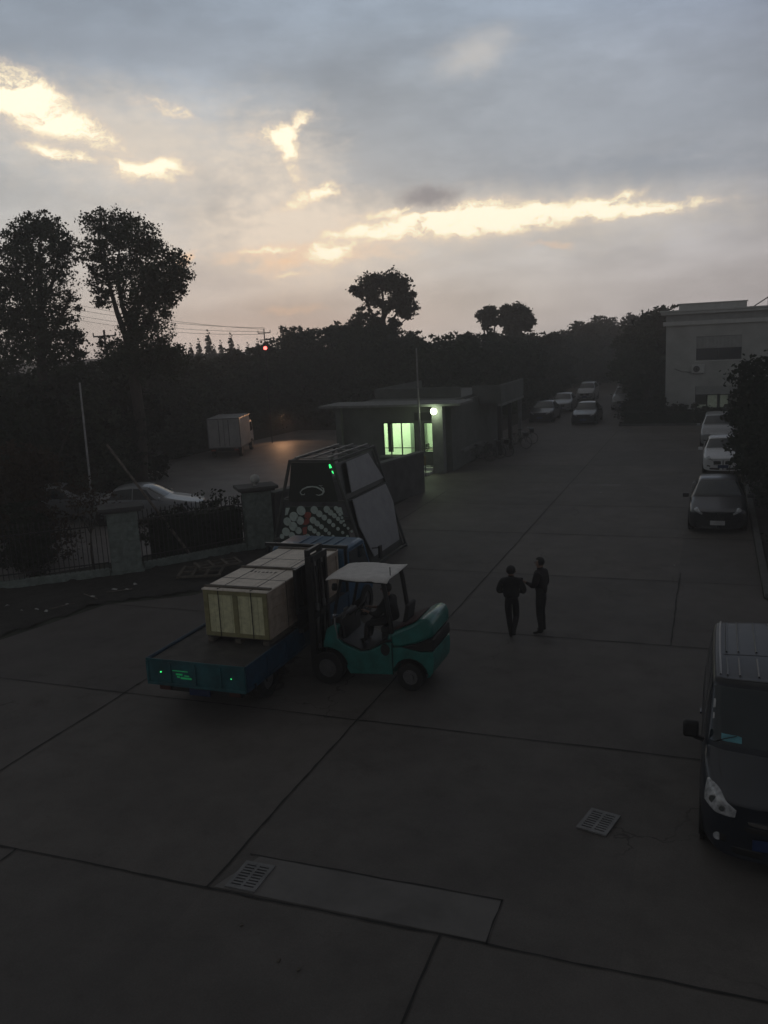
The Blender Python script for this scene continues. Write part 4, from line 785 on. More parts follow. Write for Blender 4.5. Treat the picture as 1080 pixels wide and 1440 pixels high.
    ms.span((-7.42-cx_, -.28, 2.54), (-7.35-cx_, .28, 2.62)); ms.build('mast', 'dark_metal', r); mp_ = MB(); mp_.span((-7.36-cx_, -.29, .5), (-7.345-cx_, .29, 2.5)); [mp_.span((-7.37-cx_, y-.012, .5), (-7.361-cx_, y+.012, 2.5)) for y in np.linspace(-.26, .26, 9)]; mp_.build('mast_screen', 'black', r)
    cy = MB()
    for y in (-.16, .16): cy.tube([(-7.30-cx_, y, .2), (-7.30-cx_, y, 1.5)], .04, 10); cy.tube([(-7.30-cx_, y, 1.5), (-7.30-cx_, y, 2.4)], .022, 8)
    cy.build('lift_cylinder', 'steel', r)
    chn = MB()
    for y in (-.08, .08): chn.bar((-7.34-cx_, y, 1.0), (-7.34-cx_, y, 2.5), .02)
    for y in (-.25, .05): chn.tube([(-7.26-cx_, y, .7), (-7.18-cx_, y, 1.5), (-7.24-cx_, y, 2.3)], .015, 6)
    chn.build('chains_and_hoses', 'rubber', r)
    cg = MB()
    for z in (1.05, 1.45): cg.span((-7.55-cx_, -.55, z-.05), (-7.45-cx_, .55, z+.05))
    for y in np.linspace(-.6, .6, 6): cg.span((-7.56-cx_, y-.02, 1.4), (-7.50-cx_, y+.02, 2.25))
    cg.span((-7.562-cx_, -.62, 2.252), (-7.50-cx_, .62, 2.30)); cg.build('load_backrest', 'dark_metal', r); bs_ = MB(); bs_.span((-7.545-cx_, -.58, 1.1), (-7.53-cx_, .84, 2.26)); bs_.build('backrest_screen', 'black', r)
    for y in (-.35, .35): f = MB(); f.span((-8.65-cx_, y-.05, 1.012), (-7.56-cx_, y+.05, 1.045)); f.span((-7.60-cx_, y-.05, 1.046), (-7.565-cx_, y+.05, 1.45)); f.build('fork', 'dark_metal', r)
    for y in (-.44, .44):
        hl = MB(); hl.disc((-6.74-cx_, y, 1.95), (-1, 0, 0), .075, .06, 16); hl.bar((-6.7-cx_, y, 1.95), (-6.66-cx_, y, 1.9), .03); ho = hl.build('headlight', 'black', r); g_ = MB(); g_.disc((-6.80-cx_, y, 1.95), (-1, 0, 0), .062, .004, 16); g_.build('lens', 'headlamp', ho)
    bc = MB(); bc.tube([(-5.66-cx_, -.3, 2.2), (-5.66-cx_, -.3, 2.36)], .012, 6); bc.build('aerial', 'steel', r)
    gr = MB(); gr.tube([(-6.72-cx_, -.52, .9), (-6.76-cx_, -.56, 1.25), (-6.78-cx_, -.5, 1.42)], .014, 6); gr.build('grab_handle', 'steel', r)
    mi = MB(); mi.box((-6.74-cx_, -.62, 1.42), (.02, .11, .07)); mi.bar((-6.7-cx_, -.5, 1.42), (-6.73-cx_, -.6, 1.42), .012); mi.build('mirror', 'chrome', r)
    bag = MB(); bag.slab([Vector((-5.55-cx_, -.48, 1.175)), Vector((-5.12-cx_, -.45, 1.37)), Vector((-5.12-cx_, .4, 1.37)), Vector((-5.55-cx_, .4, 1.175))], (-.35, 0, .93), .035); bag.build('hood_mat', mat('hood_mat', (.05, .022, .022), .8), r, bevel=.03).rotation_euler = (0, 0, 0)
forklift()
# ------------------------------------------------------------------ people
def figure(name, loc, rz, label, J, E_, tags, mats, cat='person', jacket=None, extra=None):
    r = empty(name, loc, rz, label, cat)
    def skin(nm, names, grow=1., add=0., ml=None):
        idx = {n: i for i, n in enumerate(names)}; me = bpy.data.meshes.new(nm); me.from_pydata([J[n][:3] for n in names], [(idx[a], idx[b]) for a, b in E_ if a in idx and b in idx], [])
        o = bpy.data.objects.new(nm, me); C.objects.link(o); md = o.modifiers.new('skin', 'SKIN'); md.use_smooth_shade = True; md.branch_smoothing = .6
        sv = me.skin_vertices[0].data
        for n, i in idx.items():
            rr = J[n][3]; rr = rr if isinstance(rr, tuple) else (rr, rr); sv[i].radius = (rr[0]*grow+add, rr[1]*grow+add); sv[i].use_root = (i == 0)
        sd_ = o.modifiers.new('sub', 'SUBSURF'); sd_.levels = 2; sd_.render_levels = 2
        dg = bpy.context.evaluated_depsgraph_get(); m2 = bpy.data.meshes.new_from_object(o.evaluated_get(dg)); m2.name = nm; bpy.data.objects.remove(o)
        for mm in ml: m2.materials.append(M[mm])
        if len(ml) > 1:
            pos = [(Vector(J[n][:3]), tags.get(n, 0)) for n in names]
            for p in m2.polygons: p.material_index = min(pos, key=lambda a: (a[0]-p.center).length_squared)[1]
        for p in m2.polygons: p.use_smooth = True
        o2 = bpy.data.objects.new(nm, m2); C.objects.link(o2); o2.parent = r; return o2
    body = skin('body', list(J), 1., 0., mats)
    if jacket: skin('jacket', jacket[0], 1.24, .02, [jacket[1]])
    hd = Vector(J['head'][:3]); hr = .1
    if extra: extra(r, hd)
    return r
def hand(J, E_, tags, side, wrist, fwd, down, curl=.6, k=1.):
    fwd = Vector(fwd).normalized(); down = Vector(down).normalized(); lat = fwd.cross(down).normalized(); w = Vector(wrist); pre = 'h'+side
    palm = w+fwd*.05; J[pre+'p'] = (*palm, (.034, .018)); E_.append(('wr'+side, pre+'p')); tags[pre+'p'] = 0; kn = w+fwd*.085; J[pre+'k'] = (*kn, (.036, .015)); E_.append((pre+'p', pre+'k')); tags[pre+'k'] = 0
    for i, ln in enumerate((.068, .078, .072, .056)):
        b = kn+lat*(.027-.018*i); last = pre+'k'; d = fwd
        for s_ in range(3):
            nm = f'{pre}f{i}{s_}'; d = (d+down*curl*.45).normalized() if s_ else (fwd+lat*(.02-.013*i)); b = b+d*(ln*(.42, .33, .25)[s_]); J[nm] = (*b, .0085-.0008*s_); E_.append((last, nm)); tags[nm] = 0; last = nm
    b = w+fwd*.03+lat*.03; J[pre+'t0'] = (*b, .013); E_.append((pre+'p', pre+'t0')); tags[pre+'t0'] = 0
    b = b+(fwd*.7+lat*.6+down*.3).normalized()*.035; J[pre+'t1'] = (*b, .010); E_.append((pre+'t0', pre+'t1')); tags[pre+'t1'] = 0
    b = b+(fwd*.9+down*.4).normalized()*.028; J[pre+'t2'] = (*b, .008); E_.append((pre+'t1', pre+'t2')); tags[pre+'t2'] = 0
def head_extra(hairm, facing=(0, 1, 0)):
    f = Vector(facing).normalized(); s = Vector((f.y, -f.x, 0))
    def fn(r, hd):
        h = MB(); c = hd+Vector((0, 0, .035))-f*.012; h.sphere(c, .108, 12, (.93, 1.0, .98)); hm = h.build('hair', hairm, r)
        # trim hair off the face
        bm = bmesh.new(); bm.from_mesh(hm.data); bmesh.ops.delete(bm, geom=[v for v in bm.verts if ((Vector(v.co)-c).dot(f) > .02 and v.co.z < c.z+.045) or v.co.z < c.z-.075], context='VERTS'); bm.to_mesh(hm.data); bm.free()
        fc = MB(); nb = hd+f*.092+Vector((0, 0, -.005)); fc.sphere(nb+f*.012, .016, 6, (.8, .8, 1.4)); fc.build('nose', 'skin', r)
        for sg in (-1, 1):
            e = MB(); e.sphere(hd+s*sg*.094+Vector((0, 0, .0)), .026, 6, (.5, .8, 1.2)); e.build('ear', 'skin', r)
            e = MB(); e.sphere(hd+f*.086+s*sg*.034+Vector((0, 0, .02)), .011, 6); e.build('eye', 'black', r)
        mo = MB(); mo.sphere(hd+f*.083+Vector((0, 0, -.05)), .02, 6, (1.2 if abs(s.x) > .5 else .5, 1.2 if abs(s.y) > .5 else .5, .3)); mo.build('mouth', 'rack_red', r)
    return fn
def stand(hgt, facing_y, armL, armR, legs, lean=0.):
    k = hgt/1.72; J = {}; E_ = []; T = {}
    def j(n, x, y, z, r_, t): J[n] = (x*k, y*k, z*k, tuple(q*k for q in r_) if isinstance(r_, tuple) else r_*k); T[n] = t
    j('pelvis', 0, 0, .96, (.155, .115), 2); j('waist', 0, .01+lean*.3, 1.10, (.15, .11), 1); j('chest', 0, .0+lean*.6, 1.28, (.175, .125), 1); j('uchest', 0, lean*.8, 1.40, (.15, .10), 1); j('neck', 0, .01+lean, 1.485, (.062, .066), 1); j('head0', 0, .02+lean*1.1, 1.56, (.075, .085), 0); j('head', 0, .025+lean*1.2, 1.61, (.078, .095), 0); j('head2', 0, .02+lean*1.2, 1.675, (.06, .075), 0)
    E_ += [('pelvis', 'waist'), ('waist', 'chest'), ('chest', 'uchest'), ('uchest', 'neck'), ('neck', 'head0'), ('head0', 'head'), ('head', 'head2')]
    for sd_, sg, arm in (('l', -1, armL), ('r', 1, armR)):
        sh = (sg*.19, lean*.8, 1.40); j('sh'+sd_, *sh, .065, 1); j('el'+sd_, *arm[0], .050, 1); j('fa'+sd_, *[(a+b)/2 for a, b in zip(arm[0], arm[1])], .043, 1); j('wr'+sd_, *arm[1], (.028, .024), 0)
        E_ += [('uchest', 'sh'+sd_), ('sh'+sd_, 'el'+sd_), ('el'+sd_, 'fa'+sd_), ('fa'+sd_, 'wr'+sd_)]
        lg = legs[0 if sg < 0 else 1]; j('hp'+sd_, sg*.09, 0, .90, .108, 2); j('kn'+sd_, *lg[0], .076, 2); j('cf'+sd_, *[a*.55+b*.45 for a, b in zip(lg[0], lg[1])], .070, 2); j('an'+sd_, *lg[1], .056, 2); a = lg[1]; f = lg[2]
        j('hl'+sd_, a[0], a[1]-.04*f[1], a[2]-.055, .036, 3); j('bl'+sd_, a[0]+f[0]*.10, a[1]+f[1]*.10, a[2]-.065+f[2], (.042, .028), 3); j('to'+sd_, a[0]+f[0]*.18, a[1]+f[1]*.18, a[2]-.07+f[2]*1.5, (.035, .02), 3)
        E_ += [('pelvis', 'hp'+sd_), ('hp'+sd_, 'kn'+sd_), ('kn'+sd_, 'cf'+sd_), ('cf'+sd_, 'an'+sd_), ('an'+sd_, 'hl'+sd_), ('an'+sd_, 'bl'+sd_), ('bl'+sd_, 'to'+sd_)]
    return J, E_, T, k
# person 1: back to us, walking away, hands in front, elbows out
J, E_, T, k = stand(1.62, 1, ((-.30, .02, 1.14), (-.13, .16, 1.08)), ((.30, .02, 1.14), (.14, .16, 1.08)), (((-.06, .0, .50), (-.03, .0, .095), (0, 1, 0)), ((.10, .10, .52), (.05, -.18, .20), (0, 1, -.02))))
hand(J, E_, T, 'l', J['wrl'][:3], (.9, .3, -.1), (-.2, -.8, -.5), .8); hand(J, E_, T, 'r', J['wrr'][:3], (-.9, .3, -.1), (.2, -.8, -.5), .8)
jk = ['waist', 'pelvis', 'chest', 'uchest', 'shl', 'ell', 'fal', 'shr', 'elr', 'far']
figure('person', (-4.03, 17.95, 0), rad(8), 'person in a black jacket walking away with elbows bent, left of the two', J, E_, T, ['skin', 'cloth_black', 'cloth_dark', 'rubber'], jacket=(['pelvis', 'waist', 'chest', 'uchest', 'shl', 'ell', 'fal', 'shr', 'elr', 'far', 'neck'], 'cloth_black'), extra=head_extra('hair', (0, 1, 0)))
# person 2: facing left, forearm raised with a phone
J, E_, T, k = stand(1.72, 1, ((-.22, .08, 1.12), (-.16, .34, 1.20)), ((.24, -.02, 1.12), (.22, .10, .90)), (((-.09, .02, .50), (-.09, -.02, .095), (-.2, 1, 0)), ((.10, .04, .51), (.12, .0, .095), (.3, 1, 0))), .01)
hand(J, E_, T, 'l', J['wrl'][:3], (.15, .95, .2), (.9, -.1, -.1), .7); hand(J, E_, T, 'r', J['wrr'][:3], (0, .3, -1), (-.9, .2, 0), .5)
p2 = figure('person', (-3.46, 18.42, 0), rad(78), 'person in a dark long jacket facing left holding out a phone', J, E_, T, ['skin', 'cloth_dark', 'cloth_black', 'rubber'], jacket=(['pelvis', 'hpl', 'hpr', 'waist', 'chest', 'uchest', 'shl', 'ell', 'fal', 'shr', 'elr', 'far', 'neck'], 'cloth_dark'), extra=head_extra('hair', (0, 1, 0)))
hp = Vector(J['hlk'][:3]); ph = MB(); ph.box((0, 0, 0), (.012, .15, .075)); pho = ph.build('phone', 'black', None, bevel=.004)
pho.location = (-3.46, 18.42, 0)+_rz(hp+Vector((.02, .045, .01)), rad(78)) if False else Vector((-3.46, 18.42, 0))+_rz(hp+Vector((.022, .03, .012)), rad(78)); pho.rotation_euler = (0, 0, rad(78))
tag(pho, 'black mobile phone held out by the person on the right', 'phone')
# driver: seated, facing the mast
J, E_, T = {}, [], {}
def jj(n, x, y, z, r_, t): J[n] = (x, y, z, r_); T[n] = t
jj('pelvis', 0, 0, 1.20, (.15, .12), 2); jj('waist', 0, .0, 1.32, (.145, .11), 1); jj('chest', 0, .03, 1.50, (.17, .12), 1); jj('uchest', 0, .05, 1.62, (.14, .1), 1); jj('neck', 0, .07, 1.71, .055, 0); jj('head0', 0, .09, 1.78, (.075, .085), 0); jj('head', 0, .10, 1.83, (.078, .095), 0); jj('head2', 0, .095, 1.895, (.06, .075), 0)
E_ += [('pelvis', 'waist'), ('waist', 'chest'), ('chest', 'uchest'), ('uchest', 'neck'), ('neck', 'head0'), ('head0', 'head'), ('head', 'head2')]
for sd_, sg in (('l', -1), ('r', 1)):
    jj('sh'+sd_, sg*.19, .05, 1.62, .062, 1); jj('el'+sd_, sg*.27, .20, 1.38, .05, 1); jj('fa'+sd_, sg*.22, .32, 1.38, .042, 1); jj('wr'+sd_, sg*.15, .45, 1.40, (.028, .024), 0); jj('hp'+sd_, sg*.10, .10, 1.20, .09, 2); jj('kn'+sd_, sg*.15, .46, 1.16, .065, 2); jj('cf'+sd_, sg*.15, .50, .98, .058, 2); jj('an'+sd_, sg*.14, .52, .82, .045, 2); jj('to'+sd_, sg*.15, .68, .775, (.04, .025), 3)
    E_ += [('uchest', 'sh'+sd_), ('sh'+sd_, 'el'+sd_), ('el'+sd_, 'fa'+sd_), ('fa'+sd_, 'wr'+sd_), ('pelvis', 'hp'+sd_), ('hp'+sd_, 'kn'+sd_), ('kn'+sd_, 'cf'+sd_), ('cf'+sd_, 'an'+sd_), ('an'+sd_, 'to'+sd_)]
    hand(J, E_, T, sd_, J['wr'+sd_][:3], (-sg*.3, .9, .2), (0, .3, -1), .8)
figure('person', (-5.78, 15.17, 0), rad(90), 'person in dark clothes seated at the forklift controls', J, E_, T, ['skin', 'cloth_black', 'cloth_dark', 'rubber'], jacket=(['pelvis', 'waist', 'chest', 'uchest', 'shl', 'ell', 'fal', 'shr', 'elr', 'far', 'neck'], 'cloth_black'), extra=head_extra('hair', (0, 1, 0)))
# ------------------------------------------------------------------ trapezoid display stand behind the truck
def rack():
    Yf, Yr = 22.5, 25.75; r = empty('display_stand', (-10.7, 24.1, 0), 0, 'tall trapezoid display stand with dotted and black panels and an added green glow behind the truck', 'display stand'); O = Vector((-10.7, 24.1, 0))
    tl, tr, bl, br = (-11.52, 3.25), (-10.15, 3.25), (-12.45, .0), (-9.2, .0)
    def P(x, y, z): return Vector((x, y, z))-O
    fr = MB()
    for Y in (Yf, Yr):
        fr.bar(P(*tl[:1], Y, tl[1]), P(bl[0], Y, 0), .07); fr.bar(P(tr[0], Y, tr[1]), P(br[0], Y, 0), .07); fr.bar(P(tl[0]-.03, Y, 3.25), P(tr[0]+.03, Y, 3.25), .07); fr.bar(P(-12.2, Y, .9), P(-9.45, Y, .9), .06); fr.bar(P(-12.4, Y, .06), P(-9.22, Y, .06), .06); fr.bar(P(-11.87, Y, 2.08), P(-9.8, Y, 2.08), .06)
    for x, z in ((tl[0], 3.25), (tr[0], 3.25), (br[0], .06), (bl[0], .06), (-9.8, 2.08), (-11.85, 2.08)): fr.bar(P(x, Yf, z), P(x, Yr, z), .055)
    fr.build('frame', 'rack_frame', r)
    tb = MB()
    for x in (-11.35, -10.85, -10.35): tb.bar(P(x, Yf+.05, 3.33), P(x, Yr-.05, 3.33), .04)
    for y in np.linspace(Yf+.3, Yr-.3, 4): tb.bar(P(-11.5, y, 3.29), P(-10.2, y, 3.29), .03)
    tb.build('top_rails', 'steel', r)
    c = lambda u, v: at(380+u/5.4, 620+v/5.4, Yf-.045)
    def quad(pts, yo=0, t=.02): return [Vector(p)-O+Vector((0, -yo, 0)) for p in pts]
    up = MB(); up.slab(quad([c(158, 165), c(442, 165), c(515, 462), c(140, 462)]), (0, 1, 0), .03); upo = up.build('black_panel', 'rack_black', r)
    lo = MB(); lo.slab(quad([c(118, 500), c(525, 500), c(640, 830), c(60, 830)]), (0, 1, 0), .03); loo = lo.build('dotted_panel', 'rack_green', r)
    sw = MB()
    def curve(pts, rr): sw.tube([c(a, b)-O+Vector((0, -.006, 0)) for a, b in pts], rr, 6)
    curve([(232, 385), (245, 368), (280, 352), (320, 347), (355, 352), (385, 368), (402, 385)], [.012, .022, .022, .018, .022, .026, .014]); curve([(385, 350), (405, 362), (408, 385), (395, 405), (370, 413), (348, 408)], [.01, .024, .026, .024, .016, .008]); curve([(240, 372), (228, 390), (238, 408), (260, 408), (262, 398)], [.01, .018, .018, .012, .008]); curve([(370, 338), (385, 342), (398, 338)], [.006, .012, .005])
    sw.build('swirl_emblem', 'rack_line', upo)
    dt = MB()
    def dot(u, v, q): p = c(u, v)-O; dt.disc(p+Vector((0, -.001, 0)), (0, -1, 0), q/5.4*.0205, .006, 18)
    for u, v, q in [(235, 530, 38), (180, 575, 38), (130, 612, 33), (228, 605, 33), (175, 648, 36), (120, 690, 34), (215, 680, 28), (165, 718, 28), (90, 725, 20), (265, 735, 22)]: dot(u, v, q)
    for u0, v0, q0, n, du, dv in [(335, 525, 31, 9, 40, 31), (430, 520, 27, 8, 30, 26), (325, 602, 27, 7, 34, 27), (305, 662, 23, 5, 32, 24), (500, 512, 18, 5, 16, 26), (285, 725, 20, 3, 34, 22)]:
        for k_ in range(n):
            q = q0*(.86**k_); dot(u0+du*k_*(.95 if k_ < 4 else .9), v0+dv*k_*.92, q)
    dt.build('dot_pattern', 'rack_dots', loo)
    wd = MB(); wd.slab(quad([c(118, 508), c(150, 508), c(132, 560), c(112, 565)], .002), (0, -1, 0), .004); wd.slab(quad([c(500, 505), c(540, 505), c(556, 560), c(548, 560)], .002), (0, -1, 0), .004); wd.build('pale_corner', 'rack_dots', loo)
    rd_ = MB()
    for pts in ([(262, 545), (285, 538), (312, 548), (308, 580), (285, 592), (260, 578)], [(268, 590), (300, 592), (298, 622), (272, 640), (242, 632)], [(245, 660), (280, 650), (278, 705), (250, 712)]): rd_.slab(quad([c(*p) for p in pts], .001), (0, -1, 0), .004)
    rd_.build('red_patches', 'rack_red', loo)
    # side panels on the sloping right face
    n = Vector((1, 0, .292)).normalized(); dpl = Vector((-9.2, 0, 0)).dot(n)+.03
    def h(u, v): return hit(380+u/5.4, 620+v/5.4, n, dpl)-O
    def hz(y, z): return Vector((-9.2-.292*z, y, z))+n*.03-O
    for pts in ([(Yf+.45, 2.25), (Yf+.75, 3.1), (Yr-.75, 3.12), (Yr-.18, 2.25)], [(Yf+.35, 2.05), (Yr-.15, 2.05), (Yr-.02, 1.45), (Yr-.5, .32), (Yf+.55, .32), (Yf+.22, 1.3)]):
        mb = MB(); mb.slab([hz(*p) for p in pts], n, .03); mb.build('grey_panel', 'panel_grey', r)
    wl = MB(); wl.slab([hz(*p)-n*.12 for p in [(Yf+.05, .1), (Yf+.05, 3.15), (Yr-.05, 3.15), (Yr-.05, .1)]], n, .03); wl.build('inner_board', 'rack_black', r)
    # slim glowing tubes standing in for a green glass reflection, top corner
    g = MB(); g.tube([c(452, 178)-O+Vector((0, -.02, 0)), c(462, 205)-O+Vector((0, -.02, 0))], [.02, .035], 8); g.tube([c(472, 228)-O+Vector((0, -.02, 0)), c(482, 248)-O+Vector((0, -.02, 0))], [.018, .012], 8); g.build('reflection_glow', 'green_reflection', r)
rack()
# ------------------------------------------------------------------ fence
def pillar(loc, rz, label, ball=False):
    r = empty('fence_pillar', (*loc, 0), rz, label, 'pillar', 'masonry pillars of the perimeter fence'); mb = MB(); mb.span((-.5, -.32, 0), (.5, .32, .12)); 
    z = .121
    for k in range(6): mb.span((-.44, -.27, z), (.44, .27, z+.285)); mb.span((-.425, -.255, z+.285), (.425, .255, z+.30)); z += .30
    mb.build('shaft', 'pillar', r, bevel=.012); q = MB(); q.span((-.10, -.30, .13), (.10, -.272, 1.8)); q.span((-.10, .272, .13), (.10, .30, 1.8)); q.build('pilaster', 'pillar', r); c = MB(); c.span((-.56, -.4, z), (.56, .4, z+.07)); c.span((-.66, -.48, z+.0705), (.66, .48, z+.17)); c.build('cap', 'concrete_dark', r, bevel=.01)
    if ball: b = MB(); b.tube([(0, 0, z+.17), (0, 0, z+.24)], .07, 10); b.sphere((0, 0, z+.37), .16, 10); b.build('ball_finial', mat('globe', (.45, .45, .42), .4), r)
    return r
fdir = math.atan2(24.75-21.05, -14.05+16.65)
pillar((-16.62, 21.15), fdir-.25, 'pale green masonry pillar at left with bare cap'); pillar((-14.05, 24.85), fdir-.25, 'pale green masonry pillar with a round globe on its cap', True)
def railing(a, b_, label, h=1.75):
    a, b_ = Vector((*a, 0)), Vector((*b_, 0)); d = b_-a; L_ = d.length; rz = math.atan2(d.y, d.x); r = empty('railing_fence', tuple((a+b_)/2), rz, label, 'fence'); k = MB(); k.span((-L_/2, -.12, 0), (L_/2, .12, .22)); k.build('plinth', 'pillar', r, bevel=.01)
    bs = MB(); n = int(L_/.14)
    for i in range(n+1):
        x = -L_/2+L_*i/n; bs.bar((x, 0, .22), (x, 0, h), .022); bs.tube([(x, 0, h), (x, 0, h+.05), (x, 0, h+.13)], [.012, .022, .002], 5)
    bs.build('bars', 'dark_metal', r); t = MB()
    for z in (.4, h-.2): t.bar((-L_/2, 0, z), (L_/2, 0, z), .035)
    t.build('rail', 'dark_metal', r); return r
railing((-16.35, 21.6), (-14.35, 24.4), 'black iron railing between the two pillars'); railing((-21.6, 16.9), (-16.95, 20.75), 'black iron railing running left from the first pillar')
hd_ = hedge((-15.9, 24.0, 0), 3.4, 1.1, 1.75, 'dark hedge just behind the railing between the pillars', 5000, 99, .06); hd_.rotation_euler = (0, 0, fdir)
w_ = MB(); a = Vector((-13.75, 25.3)); b_ = Vector((-11.75, 35.4)); d = (b_-a).normalized(); u = Vector((-d.y, d.x))
wr = empty('boundary_wall', (-12.75, 30.3, 0), math.atan2(d.y, d.x), 'dark low wall running from the globe pillar toward the gatehouse', 'wall'); w_.span((-5.1, -.12, 0), (5.15, .12, 1.7)); w_.build('wall', 'concrete_dark', wr, bevel=.01); w_ = MB(); w_.span((-5.12, -.17, 1.701), (5.2, .17, 1.78)); w_.build('coping', 'gate_wall', wr, bevel=.01)
# poles
def pole(name, a, b_, r0, m, label, cat='pole', top=None):
    a, b_ = Vector(a), Vector(b_); mb = MB(); mb.tube([Vector((0, 0, 0)), (b_-a)*.5, b_-a], [r0, r0*.9, r0*.75], 7); o = mb.build(name, m, loc=tuple(a)); return tag(o, label, cat)
pole('timber_pole', tuple(gnd(270, 783, .05)), tuple(at(150, 625, 22.6)), .05, 'bark_pale', 'long wooden pole leaning diagonally over the fence')
p0, p1 = at(124, 660, 28), at(112, 538, 28); pole('white_pole', (p0.x, p0.y, 0), tuple(p1), .045, 'paper', 'thin white upright pole among the dark trees at left')
pole('timber_pole', tuple(gnd(28, 775)), tuple(at(104, 588, 24)), .03, 'bark', 'thin dark stick leaning in the shrubs at far left')
# wooden frames and litter on the verge
def frame_(loc, rz, tilt, label):
    r = empty('wooden_pallet', loc, rz, label, 'pallet', 'old wooden frames lying on the verge'); r.rotation_euler = (tilt, 0, rz); m1 = MB()
    for y in (-.45, 0, .45): m1.span((-.65, y-.04, 0), (.65, y+.04, .05))
    m1.build('runner', 'old_wood', r); m2 = MB()
    for x in (-.6, -.2, .2, .6): m2.span((x-.045, -.5, .051), (x+.045, .5, .072))
    m2.build('slats', 'old_wood', r)
frame_((-14.0, 21.2, .12), .35, .05, 'weathered wooden frame lying flat on the verge, lower one'); frame_((-13.75, 21.7, .24), .75, -.06, 'weathered wooden frame lying askew on top of the lower frame')
rl = random.Random(11)
for i, (px, py) in enumerate([(10, 853), (31, 860), (65, 860), (190, 822), (193, 793), (178, 830), (130, 840), (95, 851), (161, 830), (52, 858)]):
    p = gnd(px, py, .08); mb = MB(); a = rl.uniform(0, 3); s_ = rl.uniform(.05, .10); vs = [(math.cos(a+t)*s_*rl.uniform(.5, 1.2), math.sin(a+t)*s_*rl.uniform(.5, 1.2), rl.uniform(0, .05)) for t in (0, 1.2, 2.3, 3.4, 4.6, 5.5)]
    mb.add(vs+[(0, 0, .06)], [(0, 1, 6), (1, 2, 6), (2, 3, 6), (3, 4, 6), (4, 5, 6), (5, 0, 6)]); o = mb.build('litter_scrap', 'litter', smooth=False, loc=tuple(p)); tag(o, 'small crumpled pale scrap of litter on the dark verge', 'litter', 'litter scattered on the verge')
for i, (a, b_) in enumerate([((118, 835), (137, 842)), ((70, 856), (105, 848)), ((150, 833), (186, 828))]):
    p, q = gnd(*a, .1), gnd(*b_, .1); o = MB().tube([Vector((0, 0, 0)), q-p], .012, 5).build('stick', 'bark_pale', loc=tuple(p)); tag(o, 'thin pale stick lying on the dark verge', 'stick', 'sticks lying on the verge')
for px, py in [(340, 1300), (392, 1351), (420, 1363), (948, 795), (845, 693)]:
    p = gnd(px, py, .004); o = MB().box((0, 0, .005), (.05, .03, .01), rl.uniform(0, 3)).build('litter_scrap', 'old_wood' if py > 1000 else 'litter', loc=tuple(p)); tag(o, 'tiny scrap lying on the open concrete yard', 'litter', 'tiny scraps on the yard')
# ------------------------------------------------------------------ box truck on the outer road
def box_truck():
    p = at(323, 640, 45); r = empty('box_truck', (p.x-1.0, 46.9, 0), rad(18), 'white box truck standing on the outer road beyond the fence', 'truck'); w = .97
    b = MB(); b.span((-w, -1.55, .62), (w, 1.55, 2.38)); bo = b.build('cargo_box', 'box_white', r, bevel=.02); t = MB()
    for x in (-w, w): t.bar((x, -1.56, .62), (x, -1.56, 2.38), .05)
    for z in (.64, 2.37): t.bar((-w, -1.565, z), (w, -1.565, z), .05); t.bar((w+.002, -1.55, z), (w+.002, 1.55, z), .05)
    t.bar((0, -1.56, .64), (0, -1.56, 2.37), .03); t.build('box_trim', 'steel', bo); d = MB()
    for x in (-.3, .3): d.bar((x, -1.575, .75), (x, -1.575, 2.3), .025)
    d.build('door_bar', 'dark_metal', bo)
    rf = MB(); rf.span((-w-.01, -1.56, 2.381), (w+.01, 1.56, 2.41)); rf.build('box_roof', 'paint_white', bo)
    c = MB(); c.prism([(1.62, .5), (1.62, 1.9), (1.8, 1.98), (2.7, 1.95), (3.1, 1.2), (3.15, .5)], 'x', -.85, .85); co = c.build('cab', 'paint_white', r, bevel=.06); g = MB(); g.prism([(1.9, 1.2), (1.9, 1.8), (2.6, 1.8), (2.85, 1.25)], 'x', .846, .858); g.build('side_window', 'glass_dark', co)
    ch = MB(); ch.span((-.4, -1.6, .45), (.4, 2.9, .6)); ch.span((-.85, -1.62, .42), (.85, -1.56, .55)); ch.build('chassis', 'dark_metal', r)
    for y in (-.95, 2.3):
        for sx in (-1, 1):
            m_ = MB(); m_.disc((sx*.72, y, .36), (sx, 0, 0), .36, .2, 22); wo_ = m_.build('wheel', 'rubber', r, bevel=.02); q = MB(); q.disc((sx*.921, y, .36), (sx, 0, 0), .2, .01, 16); q.build('rim', 'rim', wo_)
    for sx in (-1, 1): l_ = MB(); l_.box((sx*.7, -1.63, .5), (.25, .03, .09)); l_.build('tail_light', 'rack_red', r)
box_truck()
